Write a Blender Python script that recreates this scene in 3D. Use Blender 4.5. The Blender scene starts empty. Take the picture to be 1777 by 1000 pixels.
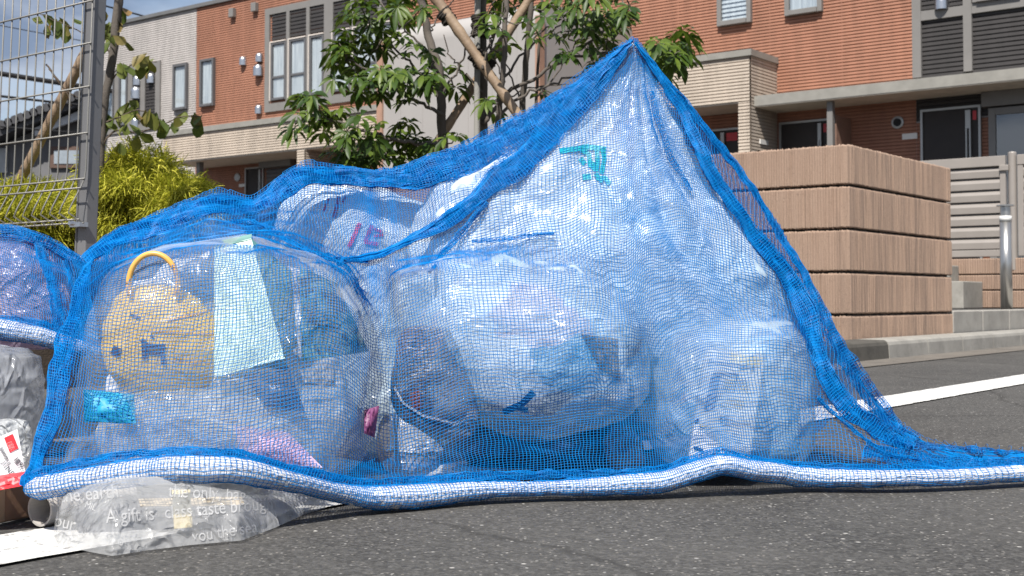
import bpy, bmesh, math, random
import numpy as np
from mathutils import Vector, Matrix, noise as mnoise
from mathutils.bvhtree import BVHTree
random.seed(7); RNG = np.random.default_rng(11)
D = bpy.data; SC = bpy.context.scene; COL = SC.collection
R = math.radians

# ------------------------------------------------------------------ camera
F_PX, W_PX, H_PX = 2222.0, 1777.0, 1000.0
CAM_Z, PITCH = 0.32, R(2.0)
HORIZON = 520.0
CY = HORIZON - F_PX * math.tan(PITCH)            # row of the optical axis
cam_d = D.cameras.new('camera'); cam = D.objects.new('camera', cam_d); COL.objects.link(cam)
cam_d.sensor_width = 36.0; cam_d.lens = 36.0 * F_PX / W_PX
cam_d.shift_y = -(H_PX / 2 - CY) / W_PX
cam_d.clip_start = 0.05; cam_d.clip_end = 3000
cam.location = (0, 0, CAM_Z); cam.rotation_euler = (R(90) + PITCH, 0, 0)
cam_d.dof.use_dof = True; cam_d.dof.focus_distance = 2.12; cam_d.dof.aperture_fstop = 16
SC.camera = cam

# ------------------------------------------------------------------ sky, sun, exposure
SUN = np.array([0.24, 0.70, -1.0]); SUN = SUN / np.linalg.norm(SUN)   # direction the light travels
world = D.worlds.new('World'); SC.world = world; world.use_nodes = True
nt = world.node_tree; nt.nodes.clear()
out = nt.nodes.new('ShaderNodeOutputWorld'); bg = nt.nodes.new('ShaderNodeBackground')
sky = nt.nodes.new('ShaderNodeTexSky'); sky.sky_type = 'NISHITA'; sky.sun_disc = False
sky.sun_elevation = math.asin(-SUN[2]); sky.sun_rotation = math.atan2(-SUN[0], -SUN[1])
sky.air_density = 1.0; sky.dust_density = 0.7; sky.ozone_density = 1.5
tc = nt.nodes.new('ShaderNodeTexCoord'); mp = nt.nodes.new('ShaderNodeMapping')
mp.inputs['Scale'].default_value = (1.6, 1.6, 5.0); mp.inputs['Location'].default_value = (0.35, 0.1, 0.2)
nz = nt.nodes.new('ShaderNodeTexNoise'); nz.inputs['Scale'].default_value = 2.4; nz.inputs['Detail'].default_value = 7
nz.inputs['Roughness'].default_value = 0.52
rp = nt.nodes.new('ShaderNodeValToRGB')
rp.color_ramp.elements[0].position = 0.26; rp.color_ramp.elements[0].color = (0, 0, 0, 1)
rp.color_ramp.elements[1].position = 0.48; rp.color_ramp.elements[1].color = (0.85, 0.85, 0.85, 1)
mx = nt.nodes.new('ShaderNodeMix'); mx.data_type = 'RGBA'
nz2 = nt.nodes.new('ShaderNodeTexNoise'); nz2.inputs['Scale'].default_value = 5.5; nz2.inputs['Detail'].default_value = 6
mxc = nt.nodes.new('ShaderNodeMix'); mxc.data_type = 'RGBA'; mxc.inputs[6].default_value = (1.6, 2.0, 2.9, 1); mxc.inputs[7].default_value = (4.0, 4.3, 5.0, 1)
rp2 = nt.nodes.new('ShaderNodeValToRGB'); rp2.color_ramp.elements[0].position = 0.36; rp2.color_ramp.elements[1].position = 0.56
nt.links.new(mp.outputs['Vector'], nz2.inputs['Vector']); nt.links.new(nz2.outputs['Fac'], rp2.inputs['Fac']); nt.links.new(rp2.outputs['Color'], mxc.inputs[0]); nt.links.new(mxc.outputs[2], mx.inputs[7])
nt.links.new(tc.outputs['Generated'], mp.inputs['Vector']); nt.links.new(mp.outputs['Vector'], nz.inputs['Vector'])
nt.links.new(nz.outputs['Fac'], rp.inputs['Fac']); nt.links.new(rp.outputs['Color'], mx.inputs[0])
nt.links.new(sky.outputs['Color'], mx.inputs[6]); nt.links.new(mx.outputs[2], bg.inputs['Color'])
bg.inputs['Strength'].default_value = 0.085
nt.links.new(bg.outputs['Background'], out.inputs['Surface'])
sun_d = D.lights.new('sun', 'SUN'); sun_d.energy = 4.4; sun_d.angle = R(0.55); sun_d.color = (1.0, 0.955, 0.89)
sun = D.objects.new('sun', sun_d); COL.objects.link(sun); sun.location = (-3, -8, 12)
sun.rotation_euler = Vector(SUN).to_track_quat('-Z', 'Y').to_euler()
SC.view_settings.view_transform = 'Standard'; SC.view_settings.look = 'None'
SC.view_settings.exposure = 0.74; SC.view_settings.gamma = 1.0; SC.view_settings.use_curve_mapping = False
SC.cycles.max_bounces = 12; SC.cycles.transparent_max_bounces = 24
SC.cycles.transmission_bounces = 8; SC.cycles.diffuse_bounces = 4
SC.cycles.caustics_reflective = False; SC.cycles.caustics_refractive = False

# ------------------------------------------------------------------ pixel helpers (photo pixels -> world)
_c, _s = math.cos(PITCH), math.sin(PITCH)
CAM = np.array([0, 0, CAM_Z])
def ray(px, py):
    px = np.asarray(px, float); py = np.asarray(py, float)
    u = (px - W_PX / 2) / F_PX; v = (CY - py) / F_PX
    return np.stack(np.broadcast_arrays(u, _c - _s * v, _s + _c * v), -1)
def pix(px, py, d):                                # point at world depth y = d
    r = ray(px, py); return CAM + r * (np.asarray(d, float) / r[..., 1])[..., None]
def ground(px, py, z=0.0):
    r = ray(px, py); return CAM + r * ((z - CAM_Z) / r[..., 2])[..., None]
def topix(P):
    P = np.asarray(P, float) - CAM
    y = _c * P[..., 1] + _s * P[..., 2]; z = -_s * P[..., 1] + _c * P[..., 2]
    return W_PX / 2 + F_PX * P[..., 0] / y, CY - F_PX * z / y

# ------------------------------------------------------------------ objects
def thing(name, label, cat, loc=(0, 0, 0), group=None):
    o = D.objects.new(name, None); COL.objects.link(o); o.location = tuple(float(v) for v in loc)
    o.empty_display_size = 0.1
    o['label'] = label; o['category'] = cat
    if group: o['group'] = group
    return o
def tag(o, label, cat, group=None):
    o['label'] = label; o['category'] = cat
    if group: o['group'] = group
    return o
def root_loc(o):
    v = Vector((0, 0, 0))
    while o is not None: v += o.location; o = o.parent
    return v
def link(name, me, parent=None, kind=None, label=None):
    o = D.objects.new(name, me); COL.objects.link(o)
    if parent is not None:
        o.parent = parent
        base = parent
        while base.parent is not None: base = base.parent
        if base is parent and parent.type == 'EMPTY':
            o.matrix_parent_inverse = Matrix.Translation(-parent.location)
    if kind: o['kind'] = kind
    if label: o['label'] = label
    return o
def np_mesh(name, V, Q, mats, smooth=False, mi=None):
    """V (n,3); Q (m,k) faces of equal size."""
    V = np.asarray(V, np.float32); Q = np.asarray(Q, np.int32)
    me = D.meshes.new(name); me.vertices.add(len(V)); me.vertices.foreach_set('co', V.ravel())
    k = Q.shape[1]
    me.loops.add(Q.size); me.loops.foreach_set('vertex_index', Q.ravel())
    me.polygons.add(len(Q)); me.polygons.foreach_set('loop_start', np.arange(0, Q.size, k, dtype=np.int32))
    me.polygons.foreach_set('loop_total', np.full(len(Q), k, np.int32))
    for m in (mats if isinstance(mats, (list, tuple)) else [mats]): me.materials.append(m)
    if mi is not None: me.polygons.foreach_set('material_index', np.asarray(mi, np.int32))
    me.polygons.foreach_set('use_smooth', np.full(len(Q), smooth))
    me.update(calc_edges=True); me.validate()
    return me

class MB:
    def __init__(s): s.v = []; s.f = []; s.m = []; s.cur = 0
    def vert(s, p): s.v.append(tuple(float(x) for x in p)); return len(s.v) - 1
    def face(s, ids): s.f.append(tuple(ids)); s.m.append(s.cur)
    def poly(s, pts): s.face([s.vert(p) for p in pts])
    def hexa(s, p8):                              # bottom 4, top 4
        i = [s.vert(p) for p in p8]
        for q in ((3, 2, 1, 0), (4, 5, 6, 7), (0, 1, 5, 4), (1, 2, 6, 5), (2, 3, 7, 6), (3, 0, 4, 7)): s.face([i[k] for k in q])
    def box(s, lo, hi, fr=None):
        g = (lambda a, b, c: (a, b, c)) if fr is None else fr
        x0, y0, z0 = lo; x1, y1, z1 = hi
        s.hexa([g(x0, y0, z0), g(x1, y0, z0), g(x1, y1, z0), g(x0, y1, z0),
                g(x0, y0, z1), g(x1, y0, z1), g(x1, y1, z1), g(x0, y1, z1)])
    def tube(s, pts, rad, n=8, cap=True):
        pts = [Vector([float(x) for x in p]) for p in pts]
        rad = [float(x) for x in rad] if hasattr(rad, "__len__") else [float(rad)] * len(pts)
        up = Vector((0, 0, 1)); rings = []
        t0 = (pts[1] - pts[0]).normalized()
        a = t0.cross(up);  a = a if a.length > 1e-3 else t0.cross(Vector((1, 0, 0)))
        a.normalize()
        for i, p in enumerate(pts):
            t = (pts[min(i + 1, len(pts) - 1)] - pts[max(i - 1, 0)]).normalized()
            a = (a - t * a.dot(t)); a.normalize(); b = t.cross(a)
            rings.append([s.vert(p + rad[i] * (a * math.cos(2 * math.pi * k / n) + b * math.sin(2 * math.pi * k / n))) for k in range(n)])
        for r0, r1 in zip(rings[:-1], rings[1:]):
            for k in range(n): s.face([r0[k], r0[(k + 1) % n], r1[(k + 1) % n], r1[k]])
        if cap: s.face(rings[0][::-1]); s.face(rings[-1])
    def grid(s, P):
        ids = [[s.vert(p) for p in row] for row in P]
        for a, b in zip(ids[:-1], ids[1:]):
            for k in range(len(a) - 1): s.face([a[k], a[k + 1], b[k + 1], b[k]])
    def lathe(s, c, prof, n=24, axis=None):       # prof [(r, h)]
        ax = Vector(axis).normalized() if axis is not None else Vector((0, 0, 1))
        u = ax.orthogonal().normalized(); w = ax.cross(u); c = Vector([float(x) for x in c])
        rings = [[s.vert(c + ax * float(h) + float(r) * (u * math.cos(2 * math.pi * k / n) + w * math.sin(2 * math.pi * k / n))) for k in range(n)] for r, h in prof]
        for r0, r1 in zip(rings[:-1], rings[1:]):
            for k in range(n): s.face([r0[k], r0[(k + 1) % n], r1[(k + 1) % n], r1[k]])
        s.face(rings[0][::-1]); s.face(rings[-1])
    def build(s, name, mats, parent=None, smooth=False, kind=None, label=None, bevel=0):
        me = D.meshes.new(name); me.from_pydata(s.v, [], s.f)
        for m in (mats if isinstance(mats, (list, tuple)) else [mats]): me.materials.append(m)
        me.polygons.foreach_set('material_index', s.m); me.polygons.foreach_set('use_smooth', [smooth] * len(s.f)); me.update()
        o = link(name, me, parent, kind, label)
        if bevel:
            b = o.modifiers.new('bevel', 'BEVEL'); b.width = bevel; b.segments = 2; b.limit_method = 'ANGLE'
        return o

# ------------------------------------------------------------------ materials
class NB:
    def __init__(s, name):
        s.m = D.materials.new(name); s.m.use_nodes = True; s.t = s.m.node_tree; s.t.nodes.clear()
        s.out = s.n('ShaderNodeOutputMaterial'); s.co = s.n('ShaderNodeTexCoord').outputs['Object']
    def n(s, k): return s.t.nodes.new(k)
    def l(s, a, b): s.t.links.new(a, b)
    def map(s, sc): 
        q = s.n('ShaderNodeMapping'); q.inputs['Scale'].default_value = sc if hasattr(sc, '__len__') else (sc,) * 3
        s.l(s.co, q.inputs['Vector']); return q.outputs['Vector']
    def noise(s, scale, detail=4, rough=0.55, vec=None, dist=0):
        q = s.n('ShaderNodeTexNoise'); q.inputs['Scale'].default_value = scale; q.inputs['Detail'].default_value = detail
        q.inputs['Roughness'].default_value = rough; q.inputs['Distortion'].default_value = dist
        s.l(vec if vec is not None else s.co, q.inputs['Vector']); return q.outputs['Fac']
    def voro(s, scale, vec=None, feat='F1', out='Distance'):
        q = s.n('ShaderNodeTexVoronoi'); q.inputs['Scale'].default_value = scale; q.feature = feat
        s.l(vec if vec is not None else s.co, q.inputs['Vector']); return q.outputs[out]
    def ramp(s, f, stops):
        q = s.n('ShaderNodeValToRGB'); e = q.color_ramp.elements
        while len(e) < len(stops): e.new(0.5)
        for k, (p, c) in enumerate(stops):
            e[k].position = p; e[k].color = (c if hasattr(c, '__len__') else (c, c, c)) + (1,) if not hasattr(c, '__len__') or len(c) == 3 else c
        s.l(f, q.inputs['Fac']); return q.outputs['Color']
    def mix(s, f, a, b, mode='MIX'):
        q = s.n('ShaderNodeMix'); q.data_type = 'RGBA'; q.blend_type = mode
        for sock, v in ((q.inputs[0], f), (q.inputs[6], a), (q.inputs[7], b)):
            if hasattr(v, 'links') or hasattr(v, 'is_linked'): s.l(v, sock)
            else: sock.default_value = v if not hasattr(v, '__len__') else tuple(v) + ((1,) if len(v) == 3 else ())
        return q.outputs[2]
    def bump(s, h, strength=0.3, dist=0.01, prev=None):
        q = s.n('ShaderNodeBump'); q.inputs['Strength'].default_value = strength; q.inputs['Distance'].default_value = dist
        s.l(h, q.inputs['Height'])
        if prev is not None: s.l(prev, q.inputs['Normal'])
        return q.outputs['Normal']
    def bsdf(s, color, rough=0.6, metal=0, normal=None, spec=0.5, **kw):
        q = s.n('ShaderNodeBsdfPrincipled')
        for nm, v in (('Base Color', color), ('Roughness', rough), ('Metallic', metal), ('Specular IOR Level', spec)):
            if hasattr(v, 'is_linked'): s.l(v, q.inputs[nm])
            else: q.inputs[nm].default_value = tuple(v) + (1,) if hasattr(v, '__len__') else v
        if normal is not None: s.l(normal, q.inputs['Normal'])
        return q.outputs['BSDF']
    def mixsh(s, f, a, b):
        q = s.n('ShaderNodeMixShader')
        if hasattr(f, 'is_linked'): s.l(f, q.inputs[0])
        else: q.inputs[0].default_value = f
        s.l(a, q.inputs[1]); s.l(b, q.inputs[2]); return q.outputs[0]
    def transp(s, c=(1, 1, 1)):
        q = s.n('ShaderNodeBsdfTransparent'); q.inputs[0].default_value = tuple(c) + (1,); return q.outputs[0]
    def translu(s, c, normal=None):
        q = s.n('ShaderNodeBsdfTranslucent')
        if hasattr(c, 'is_linked'): s.l(c, q.inputs[0])
        else: q.inputs[0].default_value = tuple(c) + (1,)
        if normal is not None: s.l(normal, q.inputs['Normal'])
        return q.outputs[0]
    def done(s, sh): s.l(sh, s.out.inputs['Surface']); return s.m

def simple(name, color, rough=0.6, metal=0, var=0.12, vscale=6, bump=0.0, bscale=60, spec=0.5):
    b = NB(name); f = b.noise(vscale, 5)
    lo = tuple(c * (1 - var) for c in color); hi = tuple(min(1, c * (1 + var)) for c in color)
    col = b.ramp(f, [(0.3, lo), (0.7, hi)])
    nrm = b.bump(b.noise(bscale, 3), bump, 0.004) if bump else None
    return b.done(b.bsdf(col, rough, metal, nrm, spec))

def siding_mat(name, color):
    b = NB(name)
    f = b.noise(1.3, 5); g = b.noise(9, 3, vec=b.map((1, 1, 0.15)))
    col = b.ramp(f, [(0.3, tuple(c * 0.9 for c in color)), (0.7, tuple(c * 1.08 for c in color))])
    col = b.mix(0.09, col, b.ramp(g, [(0.35, 0.0), (0.65, 1.0)]), 'OVERLAY')
    return b.done(b.bsdf(col, 0.7, 0, b.bump(b.noise(140, 3), 0.25, 0.003)))

def bag_mat(name, tint, alpha=0.8, mott=0.15, rough=0.28, crinkle=0.55, scale=14, translucent=0.35, tint2=None):
    b = NB(name)
    w = b.noise(scale * 0.6, 4, 0.6, dist=0.6)
    v = b.voro(scale, b.mix(0.35, b.co, b.noise(scale * 0.7, 3)), 'SMOOTH_F1')
    n1 = b.bump(v, crinkle, 0.02)
    st = b.noise(scale * 1.6, 4, 0.6, vec=b.map((1.0, 1.0, 0.35)), dist=1.5)
    n1 = b.bump(st, crinkle * 0.6, 0.012, n1)
    ed = b.voro(scale * 1.1, b.mix(0.22, b.co, b.noise(scale * 0.5, 4, dist=0.8)), 'DISTANCE_TO_EDGE')
    nrm = b.bump(b.ramp(ed, [(0.0, 1.0), (0.10, 0.25), (0.4, 0.0)]), crinkle * 0.9, 0.010, n1)
    col = b.ramp(w, [(0.32, tint2 or tuple(c * 0.86 for c in tint)), (0.6, tint)])
    surf = b.mixsh(translucent, b.bsdf(col, rough, 0, nrm, 0.5), b.translu(col, nrm))
    lo, hi = max(0, alpha - mott), min(1, alpha + mott)
    f = b.ramp(b.noise(scale * 0.35, 5, 0.6, dist=0.8), [(0.35, lo), (0.65, hi)])
    return b.done(b.mixsh(f, b.transp(), surf))
def litter_mat(name, cols, scale=9, rough=0.3):
    b = NB(name)
    vec = b.mix(0.25, b.co, b.noise(7, 3, dist=0.5))
    pick = b.voro(scale, vec, out='Color'); sep = b.n('ShaderNodeSeparateColor'); b.l(pick, sep.inputs[0])
    n = len(cols); q = b.ramp(sep.outputs[0], [(k / n, c) for k, c in enumerate(cols)])
    for nd in b.t.nodes:
        if nd.bl_idname == 'ShaderNodeValToRGB': nd.color_ramp.interpolation = 'CONSTANT'
    col = b.mix(0.35, q, b.ramp(b.noise(22, 4), [(0.3, (0.4, 0.44, 0.5)), (0.7, (0.95, 0.95, 0.95))]), 'MULTIPLY')
    nrm = b.bump(b.noise(30, 5, 0.65, dist=1.0), 0.5, 0.012)
    return b.done(b.bsdf(col, rough, 0, nrm, 0.5))
def glass_mat(name, tint=(0.03, 0.04, 0.05), fac=0.16, base=0.35):
    b = NB(name); g = b.n('ShaderNodeBsdfGlossy'); g.inputs['Roughness'].default_value = 0.02
    d = b.bsdf(tint, 0.1)
    return b.done(b.mixsh(fac, b.mixsh(base, b.transp((0.9, 0.95, 0.97)), d), g.outputs[0]))
# ================================================================== GROUND
RD = np.array([0.610, 0.792, 0.0]); RN = np.array([0.792, -0.610, 0.0])   # along the road, across it
def rp3(p, s, z): return RN * p + RD * s + np.array([0, 0, z])            # p = RN distance, s = along road

def m_asphalt():
    b = NB('asphalt')
    big = b.noise(0.9, 5); fine = b.noise(230, 4, 0.7)
    v = b.voro(165, out='Color'); d = b.voro(165)
    base = b.ramp(big, [(0.3, (0.057, 0.055, 0.052)), (0.7, (0.077, 0.074, 0.070))])
    agg = b.voro(150, out='Color'); s0 = b.n('ShaderNodeSeparateColor'); b.l(agg, s0.inputs[0])
    base = b.mix(0.8, base, b.ramp(s0.outputs[2], [(0.0, 0.25), (0.5, 0.47), (0.85, 0.6), (1.0, 0.8)]), 'OVERLAY')
    base = b.mix(0.9, base, b.ramp(fine, [(0.3, 0.22), (0.5, 0.5), (0.72, 0.80)]), 'OVERLAY')
    base = b.mix(b.ramp(b.noise(1.7, 6, 0.65, dist=0.5), [(0.42, 0.0), (0.62, 0.35)]), base, (0.105, 0.10, 0.093))
    ck = b.voro(0.55, b.mix(0.12, b.co, b.noise(3.5, 5, 0.7)), 'DISTANCE_TO_EDGE')
    base = b.mix(b.ramp(ck, [(0.0, 0.75), (0.0035, 0.4), (0.006, 0.0)]), base, (0.035, 0.033, 0.03))
    sep = b.n('ShaderNodeSeparateColor'); b.l(v, sep.inputs[0])
    pick = b.ramp(sep.outputs[0], [(0.88, 0.0), (0.90, 0.9)])
    near = b.ramp(d, [(0.22, 1.0), (0.42, 0.0)])
    msk = b.mix(1.0, pick, near, 'MULTIPLY')
    tone = b.ramp(sep.outputs[1], [(0.0, (0.20, 0.18, 0.155)), (0.7, (0.30, 0.285, 0.26)), (1.0, (0.46, 0.45, 0.42))])
    col = b.mix(msk, base, tone)
    v2 = b.voro(70, out='Color'); d2 = b.voro(70)
    s2 = b.n('ShaderNodeSeparateColor'); b.l(v2, s2.inputs[0])
    m2 = b.mix(1.0, b.ramp(s2.outputs[0], [(0.972, 0.0), (0.98, 1.0)]), b.ramp(d2, [(0.15, 1.0), (0.28, 0.0)]), 'MULTIPLY')
    col = b.mix(m2, col, (0.40, 0.385, 0.36))
    st = b.ramp(b.noise(5.5, 5, 0.6), [(0.63, 0.0), (0.75, 0.5)])
    col = b.mix(st, col, (0.062, 0.060, 0.057))
    n1 = b.bump(b.voro(120), 0.5, 0.004); n2 = b.bump(fine, 0.55, 0.003, n1)
    return b.done(b.bsdf(col, 0.85, 0, n2, 0.3))
ASPHALT = m_asphalt()
def m_paint():
    b = NB('road_paint')
    n = b.noise(46, 5, 0.7); col = b.ramp(b.noise(7, 4), [(0.3, (0.60, 0.59, 0.56)), (0.7, (0.70, 0.69, 0.66))])
    col = b.mix(b.ramp(n, [(0.54, 0.0), (0.64, 0.85)]), col, (0.17, 0.165, 0.16))
    return b.done(b.bsdf(col, 0.7, 0, b.bump(b.noise(200, 4), 0.4, 0.003)))
PAINT = m_paint()
def m_conc(name, c, dirt=0.5):
    b = NB(name)
    col = b.ramp(b.noise(4, 6, 0.65), [(0.3, tuple(x * 0.75 for x in c)), (0.7, tuple(x * 1.1 for x in c))])
    col = b.mix(b.ramp(b.noise(14, 5, 0.7), [(0.5, 0.0), (0.75, dirt)]), col, tuple(x * 0.35 for x in c))
    return b.done(b.bsdf(col, 0.9, 0, b.bump(b.noise(170, 4, 0.7), 0.5, 0.004)))
CONC = m_conc('kerb_concrete', (0.31, 0.295, 0.265), 0.35); CONC_DARK = m_conc('kerb_concrete_blackened', (0.085, 0.078, 0.066), 0.8)
MORTAR = simple('mortar_dark', (0.05, 0.047, 0.043), 0.95, bump=0.3)
SOIL = m_conc('bed_soil', (0.09, 0.065, 0.045), 0.6)

mb = MB()                                          # one sheet to the horizon, finer towards the camera
xs = [-900, -200, -40, -10, 10, 40, 200, 900]; ys = [-300, -40, -5, 0, 6, 30, 200, 1500]
mb.grid([[(x, y, 0) for x in xs] for y in ys]); mb.build('road', ASPHALT, kind='structure')
# white edge line: runs along the road, ragged edges
rng = np.random.default_rng(4)
mb = MB(); S = np.arange(-1.5, 14, 0.03)
e0 = -1.605 + np.cumsum(rng.normal(0, 0.0012, len(S))) * 0.25 + rng.normal(0, 0.0016, len(S))
e1 = -1.425 + np.cumsum(rng.normal(0, 0.0012, len(S))) * 0.25 + rng.normal(0, 0.0016, len(S))
mb.grid([[rp3(a, s, 0.004) for s, a in zip(S, e0)], [rp3(a, s, 0.004) for s, a in zip(S, e1)]])
mb.build('white_line', PAINT, kind='structure')
# gutter strip of worn concrete in front of the kerb
mb = MB(); mb.grid([[rp3(p, s, 0.004) for s in (-6, 2, 6, 12, 20)] for p in (-2.62, -2.36)]); mb.build('gutter', m_conc('gutter_concrete', (0.155, 0.138, 0.118), 0.6), kind='structure')
# kerb stones: rounded front edge, 0.6 m long, small joints
def kerb_stone(mb, s0, s1):
    prof = [(-2.60, 0.0), (-2.605, 0.075), (-2.612, 0.092), (-2.628, 0.102), (-2.78, 0.104), (-2.78, 0.0)]
    a = [mb.vert(rp3(p, s0, z)) for p, z in prof]; c = [mb.vert(rp3(p, s1, z)) for p, z in prof]
    for k in range(len(prof) - 1): mb.face([a[k], c[k], c[k + 1], a[k + 1]])
    mb.face(a[::-1]); mb.face(c)
mb = MB(); s_mark = 6.70
s = s_mark - 0.6 * 14
while s < 15:
    mb.cur = 1 if s < s_mark - 0.01 else 0
    kerb_stone(mb, s + 0.004, s + 0.596); s += 0.6
mb.cur = 2; mb.box((-2.77, s_mark - 8.4, 0.0), (-2.63, 15, 0.094), lambda p, q, z: rp3(p, q, z))
mb.build('kerb', [CONC, CONC_DARK, MORTAR], kind='structure')
WP = -2.80; LEFT = np.array([-0.792, 0.610, 0.0])
s_end = 8.30                                       # where the block wall ends along the road
# raised pavement behind the kerb to the right of the wall, its edging blocks
mb = MB()
for k in range(12):
    s0 = s_end + 0.02 + k * 0.6
    mb.box((-2.80, s0 + 0.003, 0.10), (-2.98, s0 + 0.597, 0.245), lambda p, q, z: rp3(p, q, z))
mb.build('pavement_edging', m_conc('edging_concrete', (0.36, 0.34, 0.305), 0.35), kind='structure', bevel=0.006)
mb = MB(); mb.box((-2.985, s_end - 0.3, 0.0), (-9, 18, 0.24), lambda p, q, z: rp3(p, q, z)); mb.build('pavement', ASPHALT, kind='structure')
# planting bed and yard behind the kerb on the left
mb = MB(); mb.box((-2.90, -12, 0.0), (-12, 4.35, 0.42), lambda p, q, z: rp3(p, q, z)); mb.build('planting_bed', SOIL, kind='structure')

# ================================================================== RIBBED BLOCK WALL
def m_ribbed():
    b = NB('ribbed_block')
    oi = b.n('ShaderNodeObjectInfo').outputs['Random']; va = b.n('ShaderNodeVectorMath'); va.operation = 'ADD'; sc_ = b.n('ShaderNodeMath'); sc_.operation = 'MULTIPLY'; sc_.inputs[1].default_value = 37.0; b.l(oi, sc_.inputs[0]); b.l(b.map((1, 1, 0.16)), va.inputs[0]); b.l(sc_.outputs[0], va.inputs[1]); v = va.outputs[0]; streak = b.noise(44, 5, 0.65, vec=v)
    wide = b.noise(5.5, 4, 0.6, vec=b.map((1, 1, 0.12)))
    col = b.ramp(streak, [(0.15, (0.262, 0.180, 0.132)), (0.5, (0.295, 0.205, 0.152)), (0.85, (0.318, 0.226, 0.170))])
    col = b.mix(b.ramp(wide, [(0.58, 0.0), (0.70, 0.62)]), col, (0.105, 0.078, 0.064))  # dark vertical streaks: shadow streaks on the wall painted into its colour
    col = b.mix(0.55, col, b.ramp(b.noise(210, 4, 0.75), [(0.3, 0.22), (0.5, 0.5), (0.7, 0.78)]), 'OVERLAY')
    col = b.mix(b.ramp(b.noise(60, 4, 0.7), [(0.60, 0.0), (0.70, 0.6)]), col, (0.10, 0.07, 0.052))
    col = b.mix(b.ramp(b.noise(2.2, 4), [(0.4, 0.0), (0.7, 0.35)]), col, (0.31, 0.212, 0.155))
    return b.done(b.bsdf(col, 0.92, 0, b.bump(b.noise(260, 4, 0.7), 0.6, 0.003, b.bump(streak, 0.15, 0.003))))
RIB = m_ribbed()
def ribbed_course(mb, path_s0, path_s1, z0, z1, amp=0.0024, pitch=0.0155):
    """A course following the corner: left face (length path_s0) then right face (path_s1), rounded corner, vertical ribs."""
    C = rp3(WP, 0, 0) + RD * corner_s
    rad = 0.045; pts = []
    for q in np.arange(path_s0, rad, -pitch / 3): pts.append((C + LEFT * q, -RD))
    cc = C + LEFT * rad + RD * rad
    for a in np.linspace(0, math.pi / 2, 9)[1:-1]:
        n = -RD * math.cos(a) - LEFT * math.sin(a); pts.append((cc + n * rad, n))
    for q in np.arange(rad, path_s1, pitch / 3): pts.append((C + RD * q, -LEFT))
    rows = []
    zz = [z0, z0 + 0.004, z0 + 0.008, z1 - 0.010, z1 - 0.004, z1]; off = [-0.010, -0.002, 0, 0, -0.003, -0.012]
    rr = np.random.default_rng(int(z0 * 1000) + 5); n = len(pts)
    ph = np.cumsum(rr.uniform(0.75, 1.25, n)) * 2 * math.pi / 3
    am = amp * (0.5 + 0.8 * np.abs(np.interp(np.arange(n), np.arange(0, n + 6, 6), rr.random(len(np.arange(0, n + 6, 6))))))
    sm = int(0.47 / (pitch / 3)); so_ = int(rr.integers(0, sm)); seam = np.array([-0.007 if (k + so_) % sm in (0, 1) else 0.0 for k in range(n)])
    for z, o in zip(zz, off):
        o = o + seam; jag = rr.normal(0, 0.0022, n) if z in (z0, z1) else np.zeros(n)
        rows.append([p + nn * (o[k] + am[k] * math.cos(ph[k]) + rr.normal(0, 0.0009)) + np.array([0, 0, z + jag[k]]) for k, (p, nn) in enumerate(pts)])
    mb.grid(rows[::-1])
    top = [p + nn * (-0.012) + np.array([0, 0, z1]) for p, nn in pts]
    inn = [p + nn * (-0.15) + np.array([0, 0, z1]) for p, nn in pts]
    mb.grid([inn, top])
    return pts
r = ray(1475, 520); r = r / r[1]; dcor = WP / (r[0] * RN[0] + RN[1]); corner = r * dcor
corner_s = float(corner[0] * RD[0] + corner[1] * RD[1])
wall_top = float(pix(1475, 250, dcor)[2]); base = 0.10; n_c = 5
zj = [float(pix(1475, yy, dcor)[2]) for yy in (250, 321, 397, 472, 547)] + [0.06]
wt = thing('block_wall', 'brown ribbed block wall with rounded corner behind the kerb', 'wall', tuple(corner[:2]) + (0.06,))
L0, L1 = 4.2, s_end - corner_s
core = MB()
Cc = rp3(WP, 0, 0) + RD * corner_s
fr = lambda a, b, z: Cc + LEFT * a + RD * b + np.array([0, 0, z])
core.box((0.03, 0.03, 0.06), (L0, 0.14, wall_top - 0.03), fr); core.box((0.03, 0.141, 0.06), (0.14, L1 - 0.006, wall_top - 0.03), fr)
core.build('mortar_core', MORTAR, wt)
for k in range(5):
    mb = MB(); ribbed_course(mb, L0, L1, zj[k + 1] + 0.006, zj[k] - (0 if k == 0 else 0.006))
    # end face of the right return
    mb.box((0.004, L1 - 0.005, zj[k + 1] + 0.006), (0.15, L1, zj[k] - (0.006 if k else 0.002)), fr)
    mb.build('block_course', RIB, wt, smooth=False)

# ================================================================== APARTMENT BUILDING
OF = np.array([3.836, 18.47, 0.0]); AD = -LEFT.copy(); ND = -RD.copy()   # facade: a runs right, n out of the wall
def FW(a, n, z): return OF + AD * a + ND * n + np.array([0, 0, z])
def fa(px, n=0.0):
    r = ray(px, HORIZON); u = r[0] / r[1]; o = OF + ND * n
    # o + AD*a : x = u*y
    return float((u * o[1] - o[0]) / (AD[0] - u * AD[1]))
def fz(px, py, n=0.0):
    p = FW(fa(px, n), n, 0); return float(pix(px, py, p[1])[2])
def fd(px, n=0.0): return float(FW(fa(px, n), n, 0)[1])

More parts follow.
